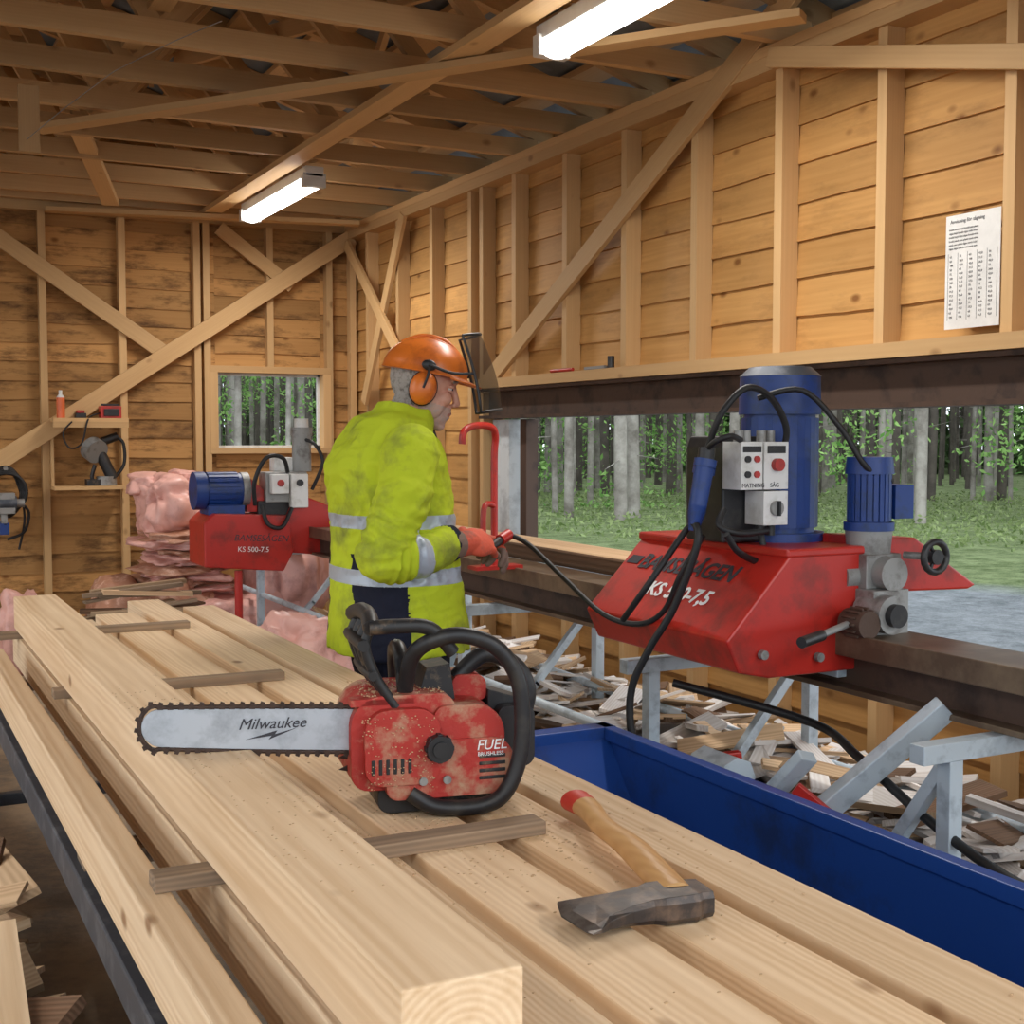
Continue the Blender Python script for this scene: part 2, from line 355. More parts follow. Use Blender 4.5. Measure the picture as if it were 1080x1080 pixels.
r1=N.new('ShaderNodeValToRGB'); r1.color_ramp.elements[0].position=.36; r1.color_ramp.elements[0].color=(.11,.125,.13,1); r1.color_ramp.elements[1].position=.64; r1.color_ramp.elements[1].color=(.36,.38,.40,1); L(nt,n2.outputs['Fac'],r1.inputs[0])
r2=N.new('ShaderNodeValToRGB'); r2.color_ramp.elements[0].position=.38; r2.color_ramp.elements[0].color=(.06,.09,.03,1); r2.color_ramp.elements[1].position=.62; r2.color_ramp.elements[1].color=(.28,.34,.17,1); L(nt,n2.outputs['Fac'],r2.inputs[0])
mx=N.new('ShaderNodeMix'); mx.data_type='RGBA'; L(nt,mr.outputs[0],mx.inputs['Factor']); L(nt,r1.outputs[0],mx.inputs['A']); L(nt,r2.outputs[0],mx.inputs['B']); L(nt,mx.outputs['Result'],b.inputs['Base Color']); b.inputs['Roughness'].default_value=1.0; b.inputs['Specular IOR Level'].default_value=.05
bp=N.new('ShaderNodeBump'); bp.inputs['Strength'].default_value=.8; bp.inputs['Distance'].default_value=.08; L(nt,n2.outputs['Fac'],bp.inputs['Height']); L(nt,bp.outputs[0],b.inputs['Normal'])
me=bpy.data.meshes.new('ground'); me.from_pydata([(-90,-60,-.1),(110,-60,-.1),(110,120,-.1),(-90,120,-.1)],[],[(0,1,2,3)]); me.materials.append(mg)
g=bpy.data.objects.new('ground',me); scn.collection.objects.link(g)
SL=(4.35-3.24)/3.6
yc=(YF-.3+9.9)/2; yl=9.9-YF+.3
mb=MB()
for sgn in (1,-1):
    mb.beam((sgn*4.1,yc,3.30-.5*SL),(0,yc,4.46),yl,.03,M_ROOF)
mb.build('ceiling')
mb=MB()
for sgn in (1,-1):
    for t in (.04,.13,.22,.31,.40,.49,.58,.67,.76,.85,.94):
        x=sgn*3.9*(1-t); z=4.44-abs(x)*SL-.045
        mb.box(x-.09,x+.09,YF-.2,9.6,z-.02,z+.012,W_TRUSS)
mb.build('trim_1')
def truss(y):
    mb=MB(); t=.045
    mb.box(-3.55,3.55,y-t/2,y+t/2,3.105,3.205,W_TRUSS)
    for s in (1,-1):
        mb.beam((s*3.9,y,3.30-.3*SL-.06),(0,y,4.36),t,.11,W_TRUSS)
        for (xb,xt) in ((2.35,2.9),(2.35,1.75),(1.15,1.75),(1.15,.5),(.0,.5)):
            mb.beam((s*xb,y+.002*s,3.15),(s*xt,y+.002*s,4.36-xt*SL),.038,.075,W_TRUSS)
    return mb
for y in ys: truss(y+rnd(-.01,.01)).build('roof_truss')
truss(9.3).build('roof_truss')
mb=MB(); mb.box(2.22,2.34,YF,9.4,3.07,3.103,W_STUD); mb.build('ceiling_runner_board')
mb=MB(); mb.box(-.06,.06,YF,9.4,3.07,3.103,W_STUD); mb.build('ceiling_runner_board')
mb=MB(); mb.beam((3.15,3.8,3.048),(.85,6.95,3.048),.10,.03,W_STUD); mb.build('ceiling_brace')
mb=MB(); mb.beam((3.3,8.9,3.045),(1.2,9.35,3.05),.1,.03,W_STUD); mb.build('ceiling_brace')
mb=MB(); mb.beam((1.05,7.2,3.25),(1.5,8.6,3.0),.1,.04,W_STUD); mb.build('ceiling_brace')
mb=MB(); mb.beam((1.9,2.6,3.30),(.4,7.5,3.95),.03,.09,W_TRUSS); mb.beam((1.15,1.2,3.25),(1.15,9.2,3.25),.09,.03,W_TRUSS); mb.beam((2.9,3.0,3.27),(1.75,7.8,3.72),.03,.09,W_TRUSS)
mb.beam((.5,3.0,3.25),(1.75,8.5,3.78),.03,.09,W_TRUSS); mb.beam((1.75,3.6,3.75),(2.9,8.0,3.30),.03,.08,W_TRUSS); mb.beam((.2,4.5,3.27),(.5,9.0,4.1),.03,.09,W_TRUSS)
mb.build('ceiling_brace')
def brace(p,q,w=.1,t=.028,up=(1,0,0)):
    m=MB(); m.beam(p,q,w,t,W_STUD,up=up); m.build('wall_brace',bevel=.002)
xb=XR-.116
brace((xb,6.98,1.80),(xb,3.9,3.40),.11,.028)
brace((xb-.03,4.25,3.04),(xb-.03,1.6,2.36),.08,.028)
brace((xb,8.25,3.02),(xb-.03,8.95,1.75),.09,.028)
brace((xb-.032,9.3,2.95),(xb-.032,8.3,2.1),.085,.028)
yb=YB-.106
brace((3.42,yb-.03,3.02),(.55,yb-.03,1.12),.12,.028,up=(0,1,0))
brace((.7,yb,2.98),(2.05,yb,2.06),.11,.026,up=(0,1,0))
brace((2.40,yb,3.02),(2.95,yb,2.62),.10,.026,up=(0,1,0))
mb=MB(); mb.box(.70,.79,6.3,6.33,2.80,3.1,W_TRUSS); mb.build('hanging_board')
mb=MB(); mb.tube([(.73,6.28,2.85),(1.0,5.6,3.02),(1.3,5.0,3.10)],.002,M_CAST,n=5,sub=2); mb.build('hanging_wire')

# ------------------------------------------------------------------ lights
def fluor(x,y0,y1,e=70):
    emp=empty('fluorescent_or_fill_light',(x,(y0+y1)/2,2.98)); h=(y1-y0)/2
    mb=MB(); mb.box(-.055,.055,-h,h,.03,.09,M_LEDH); mb.box(-.07,.07,-h,-h+.05,-.03,.05,M_LEDH); mb.box(-.07,.07,h-.05,h,-.03,.05,M_LEDH)
    mb.beam((0,-h+.2,.08),(0,-h+.2,.125),.02,.02,M_LEDH); mb.beam((0,h-.2,.08),(0,h-.2,.125),.02,.02,M_LEDH)
    mb.build('housing',parent=emp,local=True,bevel=.004)
    mb=MB(); rings=[]
    for yy in (-h+.05,h-.05):
        rings.append([V((.065*math.cos(a),yy,.0+.04*math.sin(a)+(.0))) for a in [math.pi*2*i/20 for i in range(20)]])
    mb.loft(rings,M_TUBE); mb.build('diffuser',parent=emp,local=True)
    la=bpy.data.lights.new('lamp','AREA'); la.shape='RECTANGLE'; la.size=.12; la.size_y=2*h-.1; la.energy=e; la.color=(1,.96,.90)
    lo=bpy.data.objects.new('lamp',la); lo.location=(0,0,-.06); scn.collection.objects.link(lo); lo.parent=emp
for x in (2.42,-1.6):
    for (a,b_) in ((7.25,8.65),(3.02,4.42),(-1.2,.2)): fluor(x,a,b_,32)  # left row and the rear right fixture are unseen, added as fill light
w=bpy.data.worlds.new('World'); scn.world=w; w.use_nodes=True
bg=w.node_tree.nodes['Background']; bg.inputs[0].default_value=(.86,.93,1,1); bg.inputs[1].default_value=2.5

# ------------------------------------------------------------------ lumber
mb=MB(); mb.box(.425,.55,1.05,4.25,.90,1.0,W_FRESH,tint=.7,pith=.02); mb.build('timber_beam',bevel=.003)
def fresh(x0,x1,y0,y1,z0,z1,t=None):
    m=MB(); m.box(x0,x1,y0,y1,z0,z1,W_FRESH,tint=t); m.build('timber_beam',bevel=.003)
fresh(.43,.553,.55,4.35,.78,.878)
fresh(.568,.70,.45,4.5,.78,.878)
fresh(.728,.86,.6,4.62,.78,.878)
fresh(.898,1.015,.5,4.95,.78,.878,.8)
# rightmost board with bark (wane) edge
m=MB(); m.box(1.05,1.163,.45,4.7,.78,.876,W_FRESH,tint=.2)
rings=[];wc=[]
for i in range(60):
    y=.46+i*4.22/59; w_=.011+.010*noise.noise(V((y*2.3,0,3)))+.004*noise.noise(V((y*9,0,5)))
    w_=max(w_,.002)
    rr=[V((1.160,y,.874)),V((1.163+w_*.5,y,.868)),V((1.163+w_,y,.84)),V((1.163+w_*1.1,y,.81)),V((1.160,y,.785))]
    rings.append(rr); wc+=[V((y,p.z*1.0,p.x)) for p in rr]
m.loft(rings,W_BARK,w=wc); m.build('timber_beam',bevel=.002)
fresh(.318,.368,.3,4.0,.785,.878,.6)
for y,x0,x1 in ((1.76,.345,.945),(3.18,.40,.96),(4.18,.36,.95),(.8,.4,.9)):
    m=MB(); m.beam((x0,y,.889),(x1,y-.01,.889),.045,.0215,W_STICK); m.build('wood_sticker',bevel=.002)
mb=MB()
for y in (.7,2.3,4.0): mb.box(.33,1.160,y-.04,y+.04,.752,.779,W_STICK)
mb.build('cross_bearer')
mb=MB()
for x in (.345,.96):
    mb.box(x-.03,x+.03,-.8,4.9,.69,.752,M_DSTEEL)
    for y in (-.5,1.6,4.6): mb.box(x-.025,x+.025,y-.025,y+.025,0,.69,M_DSTEEL)
for y in (-.5,1.6,4.6): mb.box(.345,.96,y-.02,y+.02,.25,.29,M_DSTEEL)
mb.build('steel_trestle',bevel=.004)
mb=MB(); x0,x1,y0,y1,z0,z1=1.06,1.72,-.6,2.83,.15,.745; yb2=2.35; t=.006
mb.prism([(y0,z0),(yb2,z0),(y1,z1),(y0,z1)],(x0,0,0),(0,1,0),(0,0,1),t,M_BLUE)
mb.prism([(y0,z0),(yb2,z0),(y1,z1),(y0,z1)],(x1,0,0),(0,1,0),(0,0,1),t,M_BLUE)
mb.box(x0,x1,y0,yb2,z0-.003,z0+.003,M_BLUE); mb.box(x0,x1,y0-.003,y0+.003,z0,z1,M_BLUE)
mb.beam((( x0+x1)/2,yb2,z0),((x0+x1)/2,y1,z1),x1-x0,.006,M_BLUE,up=(0,0,1))
for x in (x0,x1): mb.box(x-.016,x+.016,y0-.02,y1+.03,z1-.03,z1+.003,M_BLUE)
for y in (y0,y1): mb.box(x0-.02,x1+.02,y-.025,y+.03,z1-.03,z1+.003,M_BLUE)
for y in (.1,1.8): mb.box(x0+.05,x1-.05,y-.08,y+.08,0,z0-.003,M_BLUE)
mb.build('steel_bin',bevel=.002)

# ------------------------------------------------------------------ axe
mb=MB()
A=V((1.030,1.785,.906));B=V((.932,1.352,.905))
pts=[A,A.lerp(B,.12)+V((.006,0,0)),A.lerp(B,.35)+V((-.004,0,.004)),A.lerp(B,.6)+V((.004,0,.004)),B]
P=catmull(pts,5); rings=[];n=16
rw=[.026,.023,.019,.020,.024,.024]
ax=(B-A).normalized(); sd=V((0,0,1)).cross(ax).normalized()
for i,p in enumerate(P):
    t=i/(len(P)-1); k=t*5; j=min(int(k),4); w_=rw[j]*(1-k+j)+rw[j+1]*(k-j); h_=w_*.72
    rings.append([p+sd*w_*math.cos(2*math.pi*q/n)+V((0,0,h_*math.sin(2*math.pi*q/n))) for q in range(n)])
red=pm('axe_red_paint',(.6,.05,.03),.5)
mb.loft(rings[:5],red); mb.loft(rings[4:],W_HANDLE,w=[V((0.4*q/n+ri*.02,pp.x-1,pp.z-.9)) for ri,r in enumerate(rings[4:]) for q,pp in enumerate(r)])
hc=V((.930,1.350,.899)); ha=V((-.97,.13,0)).normalized(); hb=V((0,0,1)).cross(ha).normalized()*-1
secs=[(.160,.048,.068,.001),(.145,.045,.062,.005),(.112,.036,.047,.009),(.076,.029,.034,.013),(.045,.029,.031,.016),(.030,.036,.036,.018),(-.016,.036,.036,.018),(-.024,.030,.030,.0175),(-.040,.029,.029,.0165)]
rings=[]
for (u_,hp,hm_,ht) in secs:
    rr=[]
    for (a_,b_) in ((1,.55),(.85,1),(0,1.02),(-.85,1),(-1,.55),(-1,-.55),(-.85,-1),(0,-1.02),(.85,-1),(1,-.55)):
        h_=hp if a_>0 else hm_
        u2=u_-(.014*abs(a_)**2 if u_>.14 else 0)
        rr.append(hc+ha*u2+hb*(a_*h_)+V((0,0,b_*ht)))
    rings.append(rr)
mb.loft(rings[:2],M_AXEB,smooth=False); mb.loft(rings[1:],M_AXE,smooth=False)
mb.build('axe',bevel=.0012)

# ------------------------------------------------------------------ chainsaw
cs=empty('chainsaw',(.862,1.965,.8785),math.radians(-11))
mb=MB()
def barpt(x): return .156+(-.33-x)*.07
xr,xt=-.12,-.450
n=14
top=[(xr+(xt-xr)*i/n, .034*(1-.12*(i/n)**2)) for i in range(n+1)]
tip=[(xt-.030*math.sin(a),.030*math.cos(a)) for a in [math.pi*k/12 for k in range(1,12)]]
bot=[(x,-z) for x,z in top[::-1]]
poly=[(x,z+barpt(x)) for x,z in top+tip+bot]
mb.prism(poly,(0,-.035,0),(1,0,0),(0,0,1),.005,M_BAR)
mb.build('guide_bar',parent=cs,local=True,bevel=.0008)
mb=MB()
cp=catmull([V((x,-.035,z+barpt(x)+0)) for x,z in [(a*1.0,b*1.10) for a,b in top+[(x-.003,z*1.1) for x,z in tip]+bot]],3)
mb.tube(cp,.0038,M_CHAIN,n=6,sub=1)
acc=0
for i in range(1,len(cp)):
    acc+=(cp[i]-cp[i-1]).length
    if acc>.0125:
        acc=0; t_=(cp[i]-cp[i-1]).normalized()
        c=cp[i]
        o=(V((max(min(c.x,xr),xt),-.035,barpt(c.x))))
        od=(c-o).normalized()
        mb.beam(c-t_*.004,c+t_*.005,.0075,.007,M_CHAIN,up=od)
        mb.beam(c+od*.004-t_*.003,c+od*.006+t_*.003,.005,.005,M_CHAIN,up=od)
mb.build('saw_chain',parent=cs,local=True)
mb=MB(); mb.text('Milwaukee',.025,(-.332,-.0385,.155),(1,0,-.02),(0.02,0,1),M_INK,shear=.35)
mb.prism([(0,0),(.05,.012),(.046,.006),(.08,.014),(.036,-.002),(.041,.004)],(-.32,-.0378,.138),(1,0,0),(0,0,1),.001,M_INK)
mb.build('bar_logo',parent=cs,local=True)
mb=MB()
def rbox(m,x0,x1,y0,y1,z0,z1,mat,tl=0,tr=0,bl=0,br=0):
    def arc(cx,cz,r,a0,a1): return [(cx+r*math.cos(a),cz+r*math.sin(a)) for a in [a0+(a1-a0)*k/6 for k in range(7)]] if r>0 else [(cx,cz)]
    pi=math.pi
    p=arc(x1-tr,z1-tr,tr,0,pi/2)+arc(x0+tl,z1-tl,tl,pi/2,pi)+arc(x0+bl,z0+bl,bl,pi,1.5*pi)+arc(x1-br,z0+br,br,1.5*pi,2*pi)
    m.prism(p,(0,(y0+y1)/2,0),(1,0,0),(0,0,1),y1-y0,mat)
rbox(mb,-.155,.02,-.06,.10,.045,.200,M_REDL,tl=.05,tr=.03,bl=.03,br=.02)
rbox(mb,-.135,-.01,-.078,-.055,.055,.180,M_REDL,tl=.04,tr=.04,bl=.03,br=.03)
rbox(mb,-.10,.115,-.075,.10,.03,.125,M_REDL,tl=.03,tr=.04,bl=.02,br=.03)
rbox(mb,-.02,.10,-.07,.09,.10,.18,M_REDL,tl=.02,tr=.05,bl=.01,br=.02)
rbox(mb,-.11,.12,-.05,.09,.003,.045,M_BLKD,tl=.01,tr=.01,bl=.02,br=.02)
rbox(mb,.10,.165,-.03,.09,.06,.165,M_BLK,tl=.015,tr=.02,bl=.01,br=.02)
rbox(mb,.03,.09,.01,.09,.17,.215,M_REDL,tl=.015,tr=.02,bl=.005,br=.01)
mb.prism([(.09,.19),(.165,.165),(.165,.145),(.09,.155)],(0,.03,0),(1,0,0),(0,0,1),.06,M_BLK)
mb.cyl((-.015,-.078,.115),(-.015,-.098,.115),.022,M_BLK); mb.cyl((-.015,-.098,.115),(-.015,-.103,.115),.013,M_BLKD)
for k in range(8):
    a=k*math.pi/4; mb.beam((-.015+.018*math.cos(a),-.086,.115+.018*math.sin(a)),(-.015+.024*math.cos(a),-.086,.115+.024*math.sin(a)),.008,.016,M_BLK,up=(0,1,0))
mb.beam((-.155,-.045,.19),(-.05,-.045,.19),.03,.012,M_REDL)
mb.cyl((-.04,-.0765,.06),(-.04,-.081,.06),.007,M_CAST,n=12); mb.cyl((.0,-.0765,.06),(.0,-.081,.06),.007,M_CAST,n=12)
for k in range(6): mb.box(-.125+.012*k,-.119+.012*k,-.0795,-.077,.075,.10,M_BLKD)
for k in range(4): mb.box(.055,.10,-.0765,-.073,.055+.012*k,.061+.012*k,M_BLKD)
for k in range(4): mb.prism([(0,0),(-.018,.004),(0,.012)],(-.152,-.02,.07+.02*k),(1,0,0),(0,0,1),.004,M_CHAIN)
mb.prism([(-.04,.17),(-.02,.235),(.02,.24),(.03,.17)],(0,.02,0),(1,0,0),(0,0,1),.07,M_BLKD)
mb.build('body',parent=cs,local=True,bevel=.007,seg=3)
mb=MB(); mb.text('FUEL',.024,(.05,-.0762,.105),(1,0,0),(0,0,1),M_WTX,shear=.2); mb.text('BRUSHLESS',.009,(.052,-.0762,.095),(1,0,0),(0,0,1),M_WTX)
mb.build('body_text',parent=cs,local=True)
mb=MB()
mb.tube([(-.06,-.03,.20),(-.055,-.06,.26),(-.03,-.085,.29),(.02,-.095,.30),(.075,-.10,.28),(.112,-.10,.23),(.122,-.10,.16),(.116,-.10,.09),(.09,-.10,.035),(.05,-.09,.015),(-.02,-.08,.017),(-.06,-.07,.04)],.0135,M_BLK,n=14)
mb.tube([(-.06,-.03,.2),(-.058,.02,.255),(-.055,.08,.255),(-.05,.11,.21),(-.04,.115,.12),(-.03,.09,.04)],.013,M_BLK,n=12)
mb.tube([(.04,.03,.205),(.09,.03,.245),(.145,.03,.225),(.17,.03,.18),(.16,.03,.13)],.015,M_BLK,n=12)
mb.build('handles',parent=cs,local=True)
mb=MB()
for a in (0,1,2,3):
    y=-.055+.045*a
    mb.tube([(-.08,y,.18),(-.11,y,.225),(-.13,y,.28),(-.12,y,.312)],.0085,M_BLKD,n=8)
mb.tube([(-.125,-.085,.316),(-.12,-.03,.328),(-.12,.04,.328),(-.125,.1,.316)],.014,M_BLKD,n=10)
mb.tube([(-.128,-.085,.316),(-.09,-.088,.318),(-.03,-.085,.312),(.01,-.08,.27)],.012,M_BLKD,n=10)
mb.tube([(-.135,-.07,.285),(-.138,.0,.287),(-.135,.085,.285)],.010,M_BLKD,n=8)
mb.tube([(-.12,-.07,.235),(-.125,.0,.237),(-.12,.085,.235)],.008,M_BLKD,n=8)
mb.build('hand_guard',parent=cs,local=True)
mb=MB(); md=pm('sawdust',(.56,.38,.22),.9)
for k in range(420):
    x=rnd(-.14,.0);z=rnd(.05,.19); r=rnd(.0005,.0013); y=-.079 if rnd(0,1)<.6 and z<.17 and x<-.02 else rnd(-.06,.08)
    if y>-.078: z=.201
    mb.ell((x,y,z),(r*1.5,r,r),md,n=5,m=4)
mb.build('sawdust_on_body',parent=cs,local=True)
mb=MB()
for k in range(900):
    a=rnd(0,6.28); rr=abs(random.gauss(0,.30)); x=.86+rr*1.0*math.cos(a); y=1.8+rr*1.4*math.sin(a)
    ok=any(l+.004<x<h-.004 for l,h in ((.575,.70),(.735,.86),(.905,1.01),(1.055,1.155)))
    if ok and .7<y<4: r=rnd(.0008,.0022); mb.ell((x,y,.8785),(r*1.6,r,r*.6),md,n=5,m=4)
for k in range(160):
    mb.ell((rnd(.43,.545),rnd(1.3,2.6),1.0004),(.0018,.0012,.0007),md,n=5,m=4)
mb.build('sawdust_chips')

# ------------------------------------------------------------------ sawmill head
def sawmill_head():
    mb=MB()
    prof=[(2.12,1.205),(1.915,.99),(1.955,.905),(2.05,.885),(2.36,.885),(2.42,1.0),(2.38,1.205)]
    ya,yb_=2.57,3.26
    mb.prism([(x,z) for x,z in prof[::-1]],(0,(ya+yb_)/2,0),(1,0,0),(0,0,1),yb_-ya,M_RED)
    mb.prism([(2.10,1.19),(2.45,1.19),(2.45,1.212),(2.10,1.212)],(0,2.915,0),(1,0,0),(0,0,1),.70,M_RED)
    mb.prism([(2.36,1.235),(2.55,1.225),(2.78,1.085),(2.75,1.075),(2.36,1.085)],(0,2.66,0),(1,0,0),(0,0,1),.16,M_RED)
    mb.prism([(2.05,1.215),(2.30,1.215),(2.30,1.45),(2.27,1.5),(2.06,1.5),(2.05,1.47)],(0,2.86,0),(1,0,0),(0,0,1),.17,M_BLK)
    base=mb.build('circular_sawmill',bevel=.006)
    m=MB()
    c=V((2.29,2.84,0))
    m.cyl(c+V((0,0,1.20)),c+V((0,0,1.235)),.125,M_BLUEM,n=32); m.cyl(c+V((0,0,1.235)),c+V((0,0,1.60)),.098,M_BLUEM,n=32)
    for k in range(30):
        a=2*math.pi*k/30; d=V((math.cos(a),math.sin(a),0)); m.beam(c+d*.104+V((0,0,1.25)),c+d*.104+V((0,0,1.55)),.005,.022,M_BLUEM,up=d.cross(V((0,0,1))))
    m.cyl(c+V((0,0,1.56)),c+V((0,0,1.665)),.113,M_BLUEM,r1=.110,n=32); m.cyl(c+V((0,0,1.665)),c+V((0,0,1.69)),.112,M_DSTEEL,r1=.085,n=32)
    for k in range(5): m.cyl(c+V((0,0,1.69)),c+V((0,0,1.692+.0005*k)),.07-.012*k,M_BLK if k%2 else M_CAST,n=24)
    m.build('main_motor',parent=base)
    m=MB(); c=V((2.40,2.60,0))
    m.cyl(c+V((0,0,1.27)),c+V((0,0,1.42)),.052,M_BLUEM,n=24)
    for k in range(22):
        a=2*math.pi*k/22; d=V((math.cos(a),math.sin(a),0)); m.beam(c+d*.056+V((0,0,1.275)),c+d*.056+V((0,0,1.41)),.0035,.013,M_BLUEM,up=d.cross(V((0,0,1))))
    m.cyl(c+V((0,0,1.40)),c+V((0,0,1.445)),.064,M_BLUEM,r1=.06,n=24); m.cyl(c+V((0,0,1.25)),c+V((0,0,1.272)),.066,M_BLUEM,n=24)
    m.box(2.455,2.52,2.56,2.63,1.28,1.37,M_BLUEM)
    m.build('feed_motor',parent=base,bevel=.001)
    m=MB()
    m.cyl((2.40,2.60,1.165),(2.40,2.60,1.25),.055,M_CAST,r1=.062); m.box(2.34,2.46,2.54,2.66,1.10,1.19,M_CAST)
    m.cyl((2.40,2.66,1.14),(2.40,2.50,1.14),.045,M_CAST); m.cyl((2.30,2.60,1.13),(2.50,2.60,1.13),.038,M_CAST)
    m.box(2.33,2.45,2.5,2.62,.98,1.10,M_CAST); m.cyl((2.36,2.56,1.04),(2.36,2.46,1.04),.05,M_CAST); m.cyl((2.28,2.54,1.02),(2.28,2.46,1.02),.036,M_RUST)
    m.cyl((2.36,2.46,1.04),(2.36,2.44,1.04),.03,M_BLK)
    for k in range(14):
        a=2*math.pi*k/14; m.beam((2.28+.034*math.cos(a),2.5,1.02+.034*math.sin(a)),(2.28+.044*math.cos(a),2.5,1.02+.044*math.sin(a)),.006,.05,M_RUST,up=(0,1,0))
    m.cyl((2.24,2.5,1.02),(2.10,2.45,1.005),.009,M_CAST); m.cyl((2.12,2.455,1.007),(2.03,2.425,.999),.014,M_BLK)
    m.cyl((2.50,2.6,1.165),(2.53,2.6,1.165),.012,M_CAST)
    m.tube([V((2.50+.04*math.cos(a),2.46,1.185+.04*math.sin(a))) for a in [2*math.pi*k/16 for k in range(17)]],.010,M_BLK,n=8,sub=1)
    m.cyl((2.50,2.47,1.185),(2.50,2.45,1.185),.02,M_BLK); m.cyl((2.47,2.54,1.185),(2.50,2.46,1.185),.010,M_CAST)
    for k in range(3): a=k*2.1; m.beam((2.5,2.46,1.185),(2.5+.04*math.cos(a),2.46,1.185+.04*math.sin(a)),.01,.008,M_BLK)
    m.box(2.30,2.5,2.6,3.2,.86,.89,M_STEEL)
    m.cyl((2.02,2.565,.95),(2.02,2.55,.95),.012,M_CAST); m.cyl((2.2,2.565,.93),(2.2,2.55,.93),.012,M_CAST)
    m.build('gearbox',parent=base,bevel=.004)
    m=MB()
    yf=2.74
    m.box(2.045,2.115,yf-.05,yf+.03,1.36,1.485,M_WHT); m.box(2.12,2.20,yf-.05,yf+.03,1.36,1.485,M_WHT); m.box(2.12,2.20,yf-.05,yf+.03,1.265,1.355,M_WHT)
    for z_ in (1.44,1.40): 
        for x_ in (2.065,2.095): m.cyl((x_,yf-.05,z_),(x_,yf-.056,z_),.009,M_BLK if x_<2.08 else M_RED,n=12)
    m.cyl((2.16,yf-.05,1.425),(2.16,yf-.066,1.425),.017,M_RED,n=16); m.cyl((2.16,yf-.05,1.31),(2.16,yf-.06,1.31),.02,M_CAST,n=16); m.box(2.157,2.163,yf-.07,yf-.05,1.29,1.33,M_BLK)
    m.box(2.13,2.19,yf-.052,yf-.05,1.455,1.475,M_BLK); m.box(2.05,2.11,yf-.052,yf-.05,1.458,1.474,M_BLK)
    for x_ in (2.065,2.09,2.14,2.17): m.cyl((x_,yf-.01,1.485),(x_,yf-.01,1.515),.013,M_CAST,n=10)
    for x_ in (2.14,2.175): m.cyl((x_,yf-.01,1.265),(x_,yf-.01,1.235),.012,M_BLK,n=10)
    m.build('control_box',parent=base,bevel=.004)
    m=MB(); m.text('MATNING',.016,(2.048,yf-.0505,1.366),(1,0,0),(0,0,1),M_INK); m.text('SÅG',.016,(2.14,yf-.0505,1.366),(1,0,0),(0,0,1),M_INK)
    up=V((2.12-1.915,0,1.205-.99)).normalized(); rt=V((0,-1,0)); nr=rt.cross(up)
    o=V((1.915,0,.99))+nr*.0015
    m.text('BAMSESÅGEN',.074,o+up*.175+V((0,3.17,0)),rt,up,M_INK,shear=.25,bold=.0018)
    m.text('KS 500-7,5',.066,o+up*.09+V((0,3.04,0)),rt,up,M_WTX,shear=.1,bold=.0015)
    m.prism([(0,0),(.06,.0),(.07,.03),(.01,.03)],o+up*.185+V((0,3.24,0)),rt,up,.001,M_INK)
    m.build('lettering',parent=base)
    m=MB()
    for (x_,y_,z_) in ((1.965,2.74,1.42),(1.99,2.78,1.40)):
        m.cyl((x_,y_,z_),(x_-.02,y_,z_-.10),.026,M_BLUEM,r1=.024,n=16); m.cyl((x_-.02,y_,z_-.10),(x_-.03,y_,z_-.15),.024,M_BLUEM,r1=.013,n=16); m.cyl((x_,y_,z_),(x_+.004,y_,z_+.02),.030,M_BLUEM,n=16)
        m.cyl((x_+.004,y_,z_+.02),(x_+.008,y_,z_+.05),.022,M_BLK,n=12)
    m.tube([(1.975,2.74,1.47),(1.99,2.70,1.56),(2.06,2.69,1.625),(2.14,2.69,1.60),(2.20,2.70,1.52),(2.2,2.72,1.45)],.009,M_RUB)
    m.tube([(1.995,2.78,1.45),(1.96,2.7,1.48),(1.985,2.66,1.50),(2.05,2.7,1.49)],.008,M_RUB)
    m.tube([(2.12,2.72,1.60),(2.22,2.66,1.62),(2.30,2.6,1.52),(2.35,2.56,1.42),(2.44,2.56,1.38)],.008,M_RUB)
    m.tube([(2.0,2.70,1.31),(1.97,2.68,1.27),(2.02,2.66,1.25),(2.14,2.70,1.25)],.009,M_RUB)
    m.tube([(2.14,2.73,1.25),(2.13,2.70,1.17),(2.02,2.66,1.2),(1.97,2.65,1.25)],.009,M_RUB)
    m.tube([(1.935,2.74,1.28),(1.93,2.72,1.22),(1.90,2.78,1.05),(1.86,2.84,.93),(1.83,2.88,.80),(1.84,2.86,.62),(1.9,2.8,.3),(1.98,2.9,.03)],.0105,M_RUB)
    m.tube([(1.95,2.76,1.27),(1.965,2.82,1.25),(1.86,2.85,1.10),(1.85,2.95,1.0)],.009,M_RUB)
    m.build('power_cables',parent=base)
    return base
sawmill_head()
